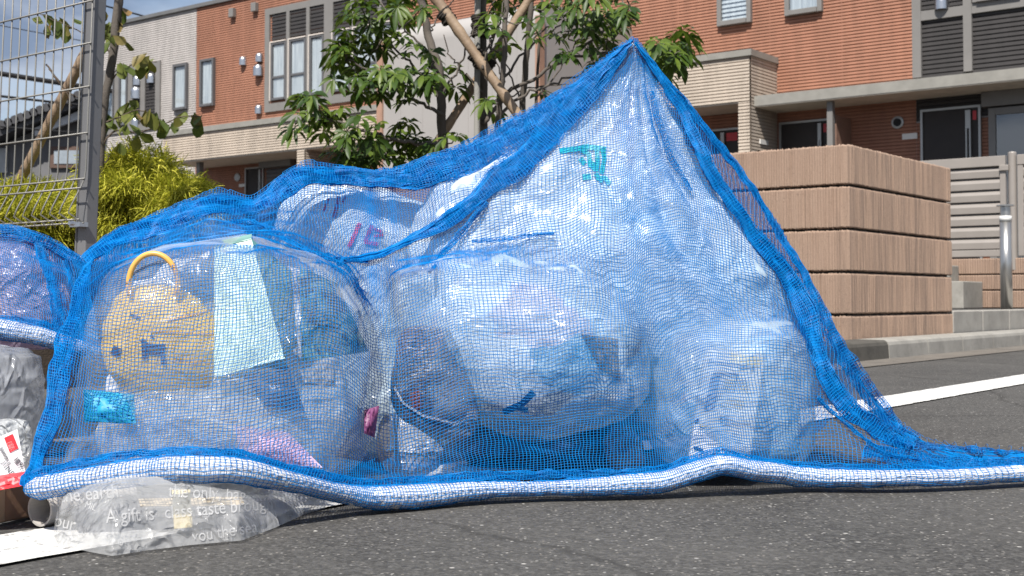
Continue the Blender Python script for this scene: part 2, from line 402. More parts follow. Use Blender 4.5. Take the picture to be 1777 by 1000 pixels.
BRICK = siding_mat('brick_siding', (0.325, 0.150, 0.094)); WHITE_S = siding_mat('white_siding', (0.45, 0.42, 0.40))
BEIGE_S = siding_mat('cream_siding', (0.46, 0.39, 0.32)); CHAR = siding_mat('charcoal_siding', (0.034, 0.031, 0.031))
TRIM = simple('grey_trim', (0.185, 0.177, 0.168), 0.5, var=0.06); TRIMD = simple('dark_grey_trim', (0.10, 0.10, 0.105), 0.5, var=0.06)
COPE = simple('roof_coping', (0.13, 0.13, 0.13), 0.45); CAPM = simple('cap_flashing', (0.25, 0.24, 0.215), 0.5)
SOFF = simple('soffit_board', (0.62, 0.55, 0.45), 0.8); PANEL = simple('stair_panel', (0.33, 0.312, 0.298), 0.6, var=0.04, vscale=2)
POSTB = simple('tan_corner_trim', (0.34, 0.20, 0.14), 0.6); DOORM = simple('door_leaf_brown', (0.014, 0.009, 0.008), 0.55, var=0.2)
SILVER = simple('brushed_aluminium', (0.36, 0.36, 0.35), 0.4, 0.6, var=0.05); STEEL = simple('vent_steel', (0.62, 0.62, 0.63), 0.28, 1.0, var=0.05)
GLASS = glass_mat('window_glass', (0.05, 0.06, 0.07), 0.22, 0.10); BLACKI = simple('dark_interior', (0.012, 0.012, 0.014), 0.8)
def m_curtain():
    b = NB('curtain'); col = b.ramp(b.noise(5, 3, vec=b.map((6, 6, 0.3))), [(0.3, (0.50, 0.52, 0.55)), (0.7, (0.85, 0.85, 0.85))])  # darker vertical strips paint the shading of the folds
    return b.done(b.bsdf(col, 0.9))
CURT = m_curtain(); RED = simple('red_sticker', (0.55, 0.02, 0.03), 0.4); WPLATE = simple('white_plate', (0.72, 0.71, 0.68), 0.4, var=0.03)
CREAMF = simple('cream_sash', (0.66, 0.60, 0.54), 0.5, var=0.04)

def siding(mb, a0, a1, z0, z1, fr, pitch=0.047, seams=()):
    """Lapped boards with a real groove under each course; fr(a, n, z)."""
    z = z0
    prof = []
    while z < z1 - 1e-6:
        p = min(pitch, z1 - z)
        prof += [(z + p * 0.02, 0.001), (z + p * 0.25, 0.000), (z + p * 0.27, 0.017), (z + p * 0.90, 0.015), (z + p * 0.99, 0.006)]
        z += pitch
    A = [a0, a1]
    mb.grid([[fr(a, n, zz) for a in A] for zz, n in prof])
    for sm in seams: mb.box((sm - 0.006, 0.0, z0), (sm + 0.006, 0.0145, z1), fr)
zroof = fz(183, 45)
bl = thing('apartment_building', 'two storey apartment block in red brick siding with white and charcoal sections and grey canopies', 'building', FW(0, 0, 0.2))
a_l, a_w, a_b = fa(160), fa(338), fa(1594)
a_r = fa(1950)
mb = MB(); siding(mb, a_w + 0.004, a_b, 0.25, zroof - 0.04, FW, seams=[fa(p) for p in (1466, 1340, 1180, 420)]); mb.build('brick_wall', BRICK, bl)
mb = MB(); siding(mb, a_l, a_w, 0.25, zroof - 0.04, FW); mb.build('white_wall', WHITE_S, bl)
mb = MB(); siding(mb, a_b + 0.004, a_r, fz(1640, 130) - 0.6, zroof - 0.04, FW, pitch=0.062); mb.build('charcoal_wall', CHAR, bl)
mb = MB(); siding(mb, a_b + 0.004, a_r, 0.25, fz(1640, 130) - 0.62, FW); mb.build('brick_wall', BRICK, bl)
mb = MB(); mb.box((a_l, -9, 0.2), (a_r, -0.004, zroof - 0.05), FW); mb.build('body', WHITE_S, bl)
mb = MB(); mb.box((a_l - 0.06, -9.05, zroof - 0.04), (a_r, 0.07, zroof + 0.035), FW); mb.build('roof_coping', COPE, bl)
# side face of the left end
mb = MB(); siding(mb, 0, 9, 0.25, zroof - 0.04, lambda a, n, z: FW(a_l - 0.002 - n, -9 + a, z)); mb.build('end_wall', WHITE_S, bl)

def vent(px, py, w=0.17, h=0.2):
    a, z = fa(px, 0.05), fz(px, py, 0.05)
    v = MB(); r = w / 2
    prof = []
    rows = []
    for i in range(9):                                # quarter-dome hood
        t = i / 8; zz = h * (1 - 0.0) * t; 
        rr = r * (1 if t < 0.55 else math.sqrt(max(0.0, 1 - ((t - 0.55) / 0.45) ** 2)))
        rows.append([FW(a + rr * math.cos(q), 0.012 + rr * 1.25 * math.sin(q), z - h / 2 + zz) for q in np.linspace(0, math.pi, 15)])
    v.grid(rows)
    v.face([v.vert(p) for p in rows[0]])
    v.build('vent_hood', STEEL, bl, smooth=True)
for p in ((418, 105), (446.5, 99), (446, 189)): vent(*p)
vent(445.5, 121, 0.23, 0.26)
for p in ((234, 139), (258, 135), (232, 212)): vent(p[0], p[1], 0.2, 0.24)
vent(233, 160, 0.26, 0.3)
for px, py in ((439, 13), (400, 23)):
    a, z = fa(px, 0.05), fz(px, py, 0.05); v = MB(); v.box((a - 0.07, 0.014, z - 0.09), (a + 0.07, 0.11, z + 0.09), FW); v.build('wall_lamp', TRIM, bl, bevel=0.01)
# vent pipe on charcoal wall
vent(1640, 4, 0.2, 0.2)

def wbox(mb, px0, px1, py0, py1, n0, n1, ref=None):
    """box on the facade from photo pixels (py measured at px0)."""
    a0, a1 = fa(px0), fa(px1); z1, z0 = fz(px0, py0), fz(px0, py1); mb.box((a0, n0, z0), (a1, n1, z1), FW); return a0, a1, z0, z1
def window(a0, a1, z0, z1, fw=0.06, n=0.085, frame=TRIM, curtain=True, split=None, blind=False, sash=None):
    w = MB()
    w.box((a0, 0.0, z0), (a0 + fw, n, z1), FW); w.box((a1 - fw, 0.0, z0), (a1, n, z1), FW)
    w.box((a0 + fw, 0.0, z1 - fw), (a1 - fw, n, z1), FW); w.box((a0 + fw, 0.0, z0), (a1 - fw, n + 0.02, z0 + fw), FW)
    if split: w.box((a0 + fw, 0.0, split), (a1 - fw, n - 0.01, split + fw), FW)
    fo = w.build('window', frame, bl, bevel=0.004)
    if sash:
        s = MB(); t = 0.02
        s.box((a0 - t, 0.0, z1), (a1, n + 0.012, z1 + t), FW); s.box((a0 - t, 0.0, z0), (a0 - 0.001, n + 0.012, z1 - 0.001), FW); s.build('sash_edge', sash, fo)
    g = MB(); g.poly([FW(a0 + fw, n - 0.028, z0 + fw), FW(a1 - fw, n - 0.028, z0 + fw), FW(a1 - fw, n - 0.028, z1 - fw), FW(a0 + fw, n - 0.028, z1 - fw)]); g.build('pane', GLASS, fo)
    k = MB(); k.poly([FW(a0 + fw, 0.017, z0 + fw), FW(a1 - fw, 0.017, z0 + fw), FW(a1 - fw, 0.017, z1 - fw), FW(a0 + fw, 0.017, z1 - fw)]); k.build('dark_room', BLACKI, fo)
    if curtain:
        c = MB(); A = np.linspace(a0 + fw, a1 - fw, 40); w0 = a1 - a0
        c.grid([[FW(a, 0.033 + 0.008 * math.sin(17 * a / max(w0, .4) * 3 + 2.2 * math.sin(7 * a)), z) for a in A] for z in (z0 + fw, z1 - fw - (0.02 if not blind else 0))])
        c.build('curtain', CURT, fo, smooth=True)
    if blind:
        c = MB(); z = z0 + fw
        while z < z1 - fw - 0.06:
            c.poly([FW(a0 + fw, 0.05, z), FW(a1 - fw, 0.05, z), FW(a1 - fw, 0.03, z + 0.06), FW(a0 + fw, 0.03, z + 0.06)]); z += 0.066
        c.build('blind', CURT, fo)
    return fo
# two slim windows
window(fa(301), fa(325), fz(301, 193), fz(301, 114), 0.05, frame=TRIMD)
window(fa(348), fa(372), fz(348, 187), fz(348, 105), 0.05, frame=TRIMD)
# windows of the right part, cut by the picture's top edge
window(fa(1251), fa(1310), fz(1251, 48), fz(1251, -70), 0.07, blind=True, curtain=False)
window(fa(1369), fa(1434), fz(1369, 30), fz(1369, -70), 0.07)
# window bay, left
def bay(px0, px1, py1, py0, cols, top_frac, low_cols=(), thick=0.13):
    a0, a1 = fa(px0), fa(px1); z1, z0 = fz(px0, py0), fz(px0, py1)
    b = MB(); b.box((a0, 0, z0), (a1, 0.055, z0 + 0.16), FW); b.box((a0, 0, z1 - 0.13), (a1, 0.055, z1), FW)
    b.box((a0, 0, z0 + 0.16), (a0 + thick, 0.055, z1 - 0.13), FW); b.box((a1 - thick, 0, z0 + 0.16), (a1, 0.055, z1 - 0.13), FW)
    zi0, zi1 = z0 + 0.16, z1 - 0.13
    E = [fa(c) for c in cols]
    for e, wd in zip(E[1:-1], [0.09 if k != len(E) // 2 else 0.24 for k in range(1, len(E) - 1)]):
        b.box((e - wd / 2, 0, zi0), (e + wd / 2, 0.055, zi1), FW)
    b.build('bay_frame', TRIM, bl)
    zt = zi1 - (zi1 - zi0) * top_frac
    for k in range(len(E) - 1):
        lw = (0.24 if k == len(E) // 2 else 0.09) / 2; rw = (0.24 if k + 1 == len(E) // 2 else 0.09) / 2
        s0, s1 = E[k] + lw, E[k + 1] - rw
        m = MB(); siding(m, s0, s1, zt, zi1, lambda a, n, z: FW(a, n + 0.016, z), pitch=0.075); m.build('louvre_panel', CHAR, bl)
        window(s0 + 0.01, s1, zi0 + 0.05, zt - 0.04, 0.045, 0.07, frame=TRIMD, sash=CREAMF, split=(zi0 + 0.48 if k in low_cols else None))
bay(460, 704, 196, 17, (468, 500, 535, 571, 612, 660, 697), 0.30, (0, 1, 4))
# bay at the far left: glass beside dark boarding
a0, a1, z0, z1 = fa(176), fa(277), fz(176, 236), fz(176, 124)
b = MB()
b.box((a0, 0, z0), (a1, 0.05, z0 + 0.14), FW); b.box((a0, 0, z1 - 0.14), (a1, 0.05, z1), FW)
for px in (179, 201.5, 225, 247, 273): e = fa(px); b.box((e - 0.08, 0, z0 + 0.14), (e + 0.08, 0.05, z1 - 0.14), FW)
b.build('bay_frame', TRIM, bl)
window(fa(179) + 0.09, fa(201.5) - 0.09, z0 + 0.16, z1 - 0.16, 0.05, 0.07, frame=TRIMD); window(fa(201.5) + 0.09, fa(225) - 0.09, z0 + 0.16, z1 - 0.16, 0.05, 0.07, frame=TRIMD)
m = MB(); siding(m, fa(225) + 0.081, fa(247) - 0.081, z0 + 0.141, z1 - 0.141, lambda a, n, z: FW(a, n + 0.016, z), pitch=0.07); m.build('louvre_panel', CHAR, bl)
m = MB(); siding(m, fa(247) + 0.081, fa(273) - 0.081, z0 + 0.141, z1 - 0.141, lambda a, n, z: FW(a, n + 0.016, z), pitch=0.07); m.build('louvre_panel', CHAR, bl)
# charcoal part trims
b = MB(); e = fa(1598); b.box((e - 0.06, 0, fz(1598, 136)), (e + 0.06, 0.06, zroof - 0.05), FW); e2 = fa(1687); b.box((e2 - 0.055, 0, fz(1687, 125)), (e2 + 0.055, 0.06, zroof - 0.05), FW)
zt = fz(1605, 30); b.box((e + 0.061, 0, zt - 0.06), (e2 - 0.056, 0.055, zt + 0.07), FW); zt2 = fz(1695, 17); b.box((e2 + 0.056, 0, zt2 - 0.06), (a_r, 0.055, zt2 + 0.07), FW)
b.build('trim', TRIM, bl)
window(fa(1697), fa(1790), zt2 + 0.075, zt2 + 1.2, 0.06)

# smooth stair block with rounded top edge
N_B = 2.47
sa0, sa1 = fa(657, N_B), fa(936, N_B)
zb = fz(670, 47, N_B); rr = 0.32
b = MB(); A = np.linspace(sa0, sa1, 2)
prof = [(N_B, 0.2), (N_B, zb - rr)] + [(N_B - rr + rr * math.cos(q), zb - rr + rr * math.sin(q)) for q in np.linspace(0, math.pi / 2, 9)[1:]] + [(0.0, zb)]
b.grid([[FW(a, n, z) for a in A] for n, z in prof])
for a in (sa0, sa1):
    pts = [FW(a, n, z) for n, z in prof] + [FW(a, 0, 0.2)]; b.poly(pts if a == sa1 else pts[::-1])
sb = b.build('stair_block', PANEL, bl)
for p in sb.data.polygons[1:10]: p.use_smooth = True
b = MB(); sw = 0.45; a = sa0 + sw
while a < sa1 - 0.1: b.box((a - 0.004, N_B - 0.001, 0.25), (a + 0.004, N_B + 0.004, zb - rr), FW); a += sw
b.build('panel_seam', PANEL, bl)
b = MB(); b.box((sa0 - 0.03, N_B - 0.05, 0.25), (sa0 + 0.09, N_B + 0.03, zb - rr + 0.1), FW); b.build('corner_trim', POSTB, bl)
b = MB(); b.box((sa1 - 0.05, N_B - 0.09, 0.25), (sa1 + 0.03, N_B + 0.03, zb - rr + 0.1), FW); b.build('corner_trim', POSTB, bl)

# cream porch beside the canopy, its pillar and cap
N_P = 0.83
pa1 = fa(1304, N_P); pz1, pz0 = fz(1304, 97, N_P), fz(1283, 178, N_P)
pa0 = fa(1100, N_P); pil = fa(1284, N_P)
b = MB(); siding(b, pa0, pa1, pz0, pz1, lambda a, n, z: FW(a, N_P + n, z)); siding(b, 0, N_P, pz0, pz1, lambda a, n, z: FW(pa1 + n, N_P - a, z)); b.build('porch_parapet', BEIGE_S, bl)
b = MB(); siding(b, pil, pa1, 0.25, pz0 - 0.002, lambda a, n, z: FW(a, N_P + n, z)); siding(b, 0, N_P, 0.25, pz0 - 0.002, lambda a, n, z: FW(pa1 + n, N_P - a, z)); b.box((pil, 0.02, 0.25), (pa1 - 0.01, N_P - 0.004, pz0 - 0.01), FW); b.build('porch_pillar', BEIGE_S, bl)
b = MB(); b.box((pa0, 0.02, pz1), (pa1 + 0.045, N_P + 0.05, pz1 + 0.09), FW); b.build('porch_cap', CAPM, bl)
b = MB(); b.box((pa0, 0.02, pz0 - 0.012), (pil, N_P - 0.003, pz0 + 0.006), FW); b.build('porch_soffit', SOFF, bl)
b = MB(); e = fa(1319, 0.3); b.box((pa1 + 0.014, N_P - 0.5, fz(1320, 251, 0.5)), (pa1 + 0.03, N_P - 0.25, fz(1320, 243, 0.5)), FW); b.build('name_plate', WPLATE, bl)
# long grey canopy
N_C = 0.74
cz1, cz0 = fz(1310, 167, N_C), fz(1310, 186, N_C)
b = MB(); b.box((pa1 + 0.016, 0.014, cz0 + 0.012), (a_r, N_C, cz1), FW); b.build('canopy', CAPM, bl)
b = MB(); b.box((pa1 + 0.02, 0.016, cz0 - 0.003), (a_r, N_C - 0.01, cz0 + 0.011), FW); b.build('canopy_soffit', SOFF, bl)
e = fa(1443, 0.62); b = MB(); b.box((e - 0.04, 0.55, 0.3), (e + 0.04, 0.63, cz0 - 0.004), FW); b.build('canopy_post', TRIM, bl)
e = fa(1476, 0.02); b = MB(); b.box((e - 0.03, 0.02, 0.3), (e + 0.03, 0.52, fz(1476, 207, 0.02)), FW); b.build('partition', simple('partition_brown', (0.22, 0.13, 0.095), 0.7), bl)
def door(px0, px1, py, hx0, hx1, label=None):
    a0, a1, z1 = fa(px0), fa(px1), fz(px0, py)
    fo = MB(); fo.box((a0, 0, 0.3), (a0 + 0.03, 0.06, z1), FW); fo.box((a1 - 0.03, 0, 0.3), (a1, 0.06, z1), FW); fo.box((a0 + 0.03, 0, z1 - 0.03), (a1 - 0.03, 0.06, z1), FW)
    d = fo.build('door', SILVER, bl)
    l = MB(); l.box((a0 + 0.031, 0.0, 0.3), (a1 - 0.031, 0.035, z1 - 0.031), FW); l.build('door_leaf', DOORM, d)
    h0, h1 = fa(hx0), fa(hx1); h = MB(); h.box((h0, 0.036, z1 - 0.30), (h1, 0.075, z1 - 0.06), FW); h.box((h0, 0.036, z1 - 1.6), (h0 + 0.02, 0.075, z1 - 0.301), FW); h.box((h1 - 0.02, 0.036, z1 - 1.6), (h1, 0.075, z1 - 0.301), FW); h.build('handle', SILVER, d)
    st = MB(); st.box((h1 + 0.02, 0.036, z1 - 0.19), (a1 - 0.06, 0.039, z1 - 0.07), FW); st.build('sticker', RED, d)
door(1603, 1708, 192, 1682, 1691); door(1357, 1446, 214, 1425, 1431); door(1238, 1290, 226, 1256, 1262)
e, z = fa(1562), fz(1562, 213); b = MB(); b.lathe(FW(e, 0.012, z), [(0.085, 0), (0.085, 0.02), (0.06, 0.025)], 24, ND); vo = b.build('round_vent', SILVER, bl); b = MB(); b.lathe(FW(e, 0.038, z), [(0.056, 0), (0.056, 0.004)], 20, ND); b.build('vent_grille', BLACKI, vo)
b = MB(); wbox(b, 1570, 1596, 233, 243, 0.014, 0.03); b.build('name_plate', WPLATE, bl)
# shutter window on the right under the canopy
b = MB(); wbox(b, 1713, 1850, 163, 188, 0.013, 0.14); b.build('shutter_box', TRIM, bl)
a0, z1 = fa(1723), fz(1723, 190); window(a0, a0 + 0.9, 0.6, z1, 0.09, 0.1, curtain=False); window(a0 + 0.91, a0 + 1.8, 0.6, z1, 0.07, 0.1, curtain=False)

# long cream balcony on the left with its underside, pillar and doors
N_L = 1.05
la0, la1 = fa(281, N_L), sa0 - 0.02
lz1, lz0 = fz(281, 238, N_L), fz(288, 283, N_L)
b = MB(); siding(b, la0, la1, lz0, lz1, lambda a, n, z: FW(a, N_L + n, z)); siding(b, 0, N_L, lz0, lz1, lambda a, n, z: FW(la0 - n, a, z)); b.build('balcony_parapet', BEIGE_S, bl)
b = MB(); b.box((la0 - 0.05, 0.02, lz1), (la1, N_L + 0.05, lz1 + 0.1), FW); b.build('balcony_cap', CAPM, bl)
b = MB(); b.box((la0, 0.02, lz0 - 0.015), (la1, N_L - 0.003, lz0 + 0.004), FW); b.build('balcony_soffit', SOFF, bl)
e0, e1 = fa(515, N_L), fa(528, N_L); b = MB(); siding(b, e0, e1, 0.25, lz0 - 0.016, lambda a, n, z: FW(a, N_L + n, z)); siding(b, 0, N_L, 0.25, lz0 - 0.016, lambda a, n, z: FW(e1 + n, N_L - a, z)); siding(b, 0, N_L, 0.25, lz0 - 0.016, lambda a, n, z: FW(e0 - n, a, z)); b.build('balcony_pillar', BEIGE_S, bl)
e = fa(345, 0.8); b = MB(); b.box((e - 0.05, 0.75, 0.25), (e + 0.05, 0.85, lz0 - 0.016), FW); b.build('canopy_post', TRIM, bl)
door(427, 459, 292, 452, 455)
b = MB(); wbox(b, 458, 513, 276, 293, 0.013, 0.16); b.build('shutter_box', TRIM, bl)
b = MB(); siding(b, fa(463), fa(513), 0.3, fz(463, 294), lambda a, n, z: FW(a, n + 0.02, z), pitch=0.08); b.build('roller_shutter', TRIMD, bl)
e, z = fa(412), fz(412, 308); b = MB(); b.lathe(FW(e, 0.012, z), [(0.085, 0), (0.085, 0.02), (0.06, 0.025)], 20, ND); vo = b.build('round_vent', SILVER, bl)
b = MB(); wbox(b, 415, 425, 320, 325, 0.014, 0.03); b.build('name_plate', WPLATE, bl)

# ================================================================== FENCE PANELS, STEPS, BOLLARD ON THE RIGHT
GATEM = simple('taupe_aluminium', (0.29, 0.262, 0.238), 0.42, 0.1, var=0.05)
OG = None
p0 = pix(1650, 520, 11.6); OG = np.array([p0[0], p0[1], 0])
def GW(a, n, z): return OG + AD * a + ND * n + np.array([0, 0, z])
def ga(px):
    u = ray(px, HORIZON); u = u[0] / u[1]; return float((u * OG[1] - OG[0]) / (AD[0] - u * AD[1]))
gz1 = float(pix(1650, 277, 11.6)[2]); gz0 = float(pix(1650, 447, 11.6)[2])
def slat_panel(a0, a1, label):
    t = thing('slat_fence', label, 'fence', GW(a0, 0, gz0))
    s = MB(); n = 7; z_in0, z_in1 = gz0 + 0.06, gz1 - 0.09; ph = (z_in1 - z_in0) / n
    for k in range(n):
        za, zc = z_in0 + k * ph + 0.006, z_in0 + (k + 1) * ph - 0.006
        s.grid([[GW(a, q, z) for a in (a0 + 0.05, a1 - 0.05)] for z, q in ((za, 0.0), (za + 0.004, 0.022), (za + ph * 0.55, 0.026), (zc - 0.012, 0.018), (zc, 0.0))])
    s.build('slat_board', GATEM, t)
    fr = MB(); fr.box((a0, -0.02, gz0), (a0 + 0.05, 0.035, gz1 - 0.09), GW); fr.box((a1 - 0.05, -0.02, gz0), (a1, 0.035, gz1 - 0.09), GW)
    fr.box((a0, -0.02, gz1 - 0.09), (a1, 0.04, gz1), GW); fr.box((a0 + 0.05, -0.02, gz0), (a1 - 0.05, 0.03, gz0 + 0.06), GW); fr.build('frame', GATEM, t, bevel=0.004)
    bk = MB(); bk.box((a0 + 0.05, -0.018, gz0 + 0.06), (a1 - 0.05, -0.004, gz1 - 0.09), GW); bk.build('backing', TRIMD, t)
    hg = MB()
    for z in (gz1 - 0.11, gz0 + 0.16): hg.box((a1 - 0.05, 0.036, z - 0.025), (a1 + 0.03, 0.055, z + 0.025), GW)
    hg.build('hinge', GATEM, t, bevel=0.004); return t
ap = ga(1760)
slat_panel(-1.2, ap - 0.05, 'taupe horizontal slat fence panel rising behind the brown block wall')
slat_panel(ap + 0.05, ap + 1.6, 'taupe horizontal slat fence panel cut by the right picture edge')
pst = MB(); pst.lathe(GW(ap, 0.0, gz0 - 0.12), [(0.036, 0), (0.036, gz1 - gz0 + 0.14), (0.03, gz1 - gz0 + 0.15)], 20); tag(pst.build('fence_post', GATEM, smooth=False), 'round taupe post between the two slat fence panels', 'post')
# low ribbed wall under the fence
lw = thing('low_wall', 'low brown ribbed block wall under the taupe slat fence', 'wall', GW(0, 0, 0.24))
zc = [gz0 - 0.012, gz0 - 0.16, gz0 - 0.30, 0.24]
for k in range(3):
    m = MB(); A = np.arange(-1.2, ap + 1.6, 0.007); rr_ = np.random.default_rng(60 + k)
    off = 0.004 * np.cos(np.cumsum(rr_.uniform(0.8, 1.2, len(A))) * 2.1)
    m.grid([[GW(a, 0.03 + o + q, z) for a, o in zip(A, off)] for z, q in ((zc[k + 1] + 0.004, -0.01), (zc[k + 1] + 0.012, 0), (zc[k] - 0.012, 0), (zc[k] - 0.004, -0.01))])
    m.grid([[GW(a, q, zc[k] - 0.004) for a in A] for q in (0.022, -0.10)])
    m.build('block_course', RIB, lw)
m = MB(); m.box((-1.2, -0.10, 0.24), (ap + 1.6, 0.018, gz0 - 0.02), GW); m.build('mortar_core', MORTAR, lw)
# two pale concrete steps against it
st = thing('entrance_steps', 'two pale concrete steps beside the end of the brown block wall', 'steps', GW(ga(1660), 0.3, 0.24))
e = ga(1664) ; e2 = ga(1706)
m = MB(); m.box((-0.9, 0.10, 0.242), (e2 + 0.03, 0.62, float(pix(1690, 489, 11.25)[2])), GW); m.build('step', CONC, st, bevel=0.008)
m = MB(); m.box((-0.9, 0.05, 0.244), (e + 0.02, 0.30, float(pix(1660, 461, 11.4)[2])), GW); m.build('step', CONC, st, bevel=0.008)
# bollard
dB = 9.95; bp = pix(1747, 535, dB); bz = 0.24; h = float(pix(1747, 356, dB)[2]) - bz
bo = thing('bollard', 'brushed steel bollard with flat cap on the raised pavement', 'bollard', (bp[0], bp[1], bz))
def m_brushed():
    b = NB('brushed_steel'); f = b.noise(70, 3, vec=b.map((1, 1, 0.02)))
    return b.done(b.bsdf(b.ramp(f, [(0.3, (0.40, 0.39, 0.37)), (0.7, (0.58, 0.57, 0.55))]), 0.30, 0.9))
BRUSH = m_brushed(); rB = 0.045
m = MB(); m.lathe((bp[0], bp[1], bz), [(rB, 0), (rB, h - 0.13)], 32); m.build('tube', BRUSH, bo, smooth=True)
m = MB(); m.lathe((bp[0], bp[1], bz), [(rB + 0.001, h - 0.13), (rB + 0.001, h - 0.085)], 32); m.build('reflective_band', simple('pale_band', (0.66, 0.66, 0.64), 0.4), bo, smooth=True)
m = MB(); m.lathe((bp[0], bp[1], bz), [(rB - 0.006, h - 0.085), (rB - 0.006, h - 0.012), (rB + 0.022, h - 0.010), (rB + 0.022, h)], 32); m.build('cap', BRUSH, bo)

# ================================================================== OLD HOUSE FAR LEFT, POWER LINES
HG = simple('grey_stucco', (0.14, 0.14, 0.145), 0.9, var=0.15, vscale=2, bump=0.3); ROOFT = simple('dark_roof_tile', (0.045, 0.045, 0.05), 0.6)
dH = 32.0
hs = thing('old_house', 'old grey house with dark tiled roof beyond the wire fence', 'house', pix(60, 520, dH) * np.array([1, 1, 0]))
def HP(px, py, dd=0.0): return pix(px, py, dH + dd)
m = MB(); z0 = 0.0
wl, wr = HP(-330, 520)[0], HP(172, 520)[0]; ztop = HP(0, 240)[2]; zpk = HP(150, 178)[2]; 
xw = np.linspace(wl, wr, 2)
m.poly([(wl, dH, 0), (wr, dH, 0), (wr, dH, HP(172, 180)[2]), (HP(0, 250)[0], dH, HP(0, 252)[2]), (wl, dH, HP(-330, 380)[2])]); m.box((wl, dH + 0.02, 0), (wr, dH + 7, HP(0, 275)[2])); m.build('wall', HG, hs)
m = MB(); q0 = HP(-340, 382, -0.6); q1 = HP(0, 236, -0.6); q2 = HP(180, 166, -0.6); th = 0.22
for a, c in ((q0, q1), (q1, q2)):
    m.hexa([a, c, c + np.array([0, 8, 0]), a + np.array([0, 8, 0]), a + np.array([0, 0, th]), c + np.array([0, 0, th]), c + np.array([0, 8, th]), a + np.array([0, 8, th])])
rf = m.build('roof', ROOFT, hs)
m = MB()
for k in range(34):                                  # tile rolls along the verge
    t = k / 33; p = q0 + (q2 - q0) * t if False else (q0 + (q1 - q0) * (t * 2) if t < 0.5 else q1 + (q2 - q1) * (t * 2 - 1))
    m.tube([p + np.array([0, -0.1, th + 0.02]), p + np.array([0, 3, th + 0.02])], 0.11, 8)
m.build('roof_tiles', ROOFT, rf)
m = MB(); a, c = HP(60, 236, -0.35), HP(180, 190, -0.35); m.hexa([a, c, c + np.array([0, .1, 0]), a + np.array([0, .1, 0]), a + np.array([0, 0, .2]), c + np.array([0, 0, .2]), c + np.array([0, .1, .2]), a + np.array([0, .1, .2])]); m.build('verge_board', simple('pale_verge', (0.55, 0.57, 0.6), 0.6), hs)
m = MB(); x0, z1 = HP(88, 255)[0], HP(88, 255)[2]; x1, zz0 = HP(145, 290)[0], HP(88, 292)[2]
m.box((x0, dH - 0.08, zz0), (x1, dH - 0.01, z1)); hw = m.build('window', simple('brown_frame', (0.10, 0.06, 0.045), 0.6), hs)
m = MB(); m.box((x0 + 0.12, dH - 0.1, zz0 + 0.1), (x1 - 0.05, dH - 0.081, z1 - 0.1)); m.build('pane', simple('window_pane_pale', (0.28, 0.32, 0.36), 0.15), hw)
m = MB(); x0, z1 = HP(-40, 265)[0], HP(-40, 258)[2]; x1, zz0 = HP(14, 290)[0], HP(-40, 300)[2]; m.box((x0, dH - 0.08, zz0), (x1, dH - 0.01, z1)); hw = m.build('window', simple('pale_sash', (0.4, 0.42, 0.44), 0.5), hs)
CAB = simple('cable_black', (0.02, 0.02, 0.022), 0.7)
for k, (pa, pb, rad, lab) in enumerate((((-200, 82), (330, 166), 0.055, 'thickest black cable crossing the sky behind the wire fence'), ((-200, 130), (330, 192), 0.03, 'thin black cable just below the thickest one'),
        ((-200, 190), (330, 235), 0.022, 'lowest thin cable crossing above the old roof'), ((40, -40), (330, 38), 0.022, 'highest thin cable near the top left corner'), ((-200, -5), (330, 95), 0.012, 'faint thin cable high in the clouds'))):
    d0 = 24 + k * 1.5; p, q = pix(*pa, d0), pix(*pb, d0 + 6); p = p + (p - q) * 3; q = q + (q - p) * 1.2
    pts = [p + (q - p) * t + np.array([0, 0, -1.2 * 4 * t * (1 - t) * 0.15]) for t in np.linspace(0, 1, 24)]
    m = MB(); m.tube(pts, rad, 6); tag(m.build('power_line', CAB), lab, 'cable', 'power lines in the sky at top left')
# ================================================================== WIRE MESH FENCE (left)
FENCEM = simple('fence_grey', (0.165, 0.165, 0.17), 0.45, 0.2, var=0.06); WIREM = simple('fence_wire', (0.19, 0.185, 0.17), 0.45, 0.2, var=0.05)
dF = 4.0
pb, ptp = pix(140, 436, dF), pix(158, -10, dF)
pdir = (ptp - pb) / (ptp[2] - pb[2])
fo = thing('mesh_fence', 'grey welded wire mesh fence panel with its square post', 'fence', pb)
def FP(a, n, z):                                   # a along facade direction, z absolute, leaning with the post
    return pb + pdir * (z - pb[2]) + AD * a + ND * n
m = MB(); w = 0.023
m.box((-w, -0.042, pb[2] - 0.06), (w, 0.0, ptp[2] + 0.9), FP); m.box((-w - 0.006, -0.006, pb[2] - 0.06), (-w, 0.004, ptp[2] + 0.9), FP)
m.build('post', FENCEM, fo, bevel=0.004)
zb_ = float(pix(146, 388, dF)[2]); zm_ = float(pix(146, 312, dF)[2]); 
hz = [float(pix(160, yy, dF)[2]) for yy in (5, 78, 153, 233)]
st_ = hz[0] - hz[1]; hz = [hz[0] + st_ * k for k in (7, 6, 5, 4, 3, 2, 1)] + hz
zk = [zm_ + 0.006, zm_ - 0.014, zb_ + 0.01]         # rows at the fold
def zprof(z):                                      # V bend near the lower edge
    return 0.012 + np.interp(z, [zb_ - 0.02, zb_, (zb_ + zm_) / 2, zm_, zm_ + 0.02], [0.012, 0.010, 0.022, 0.0, 0.0])
m = MB(); AL = -1.6
zs = [hz[0]] + [zm_ + 0.02, zm_, (zb_ + zm_) / 2 + 0.02, (zb_ + zm_) / 2, zb_, zb_ - 0.02]
def bend(z): return 0.012 + float(np.interp(z, [zb_ - 0.02, zb_, zb_ + 0.03, zm_, zm_ + 0.03], [0.0, 0.002, 0.05, 0.004, 0.0]))
a = 0.028
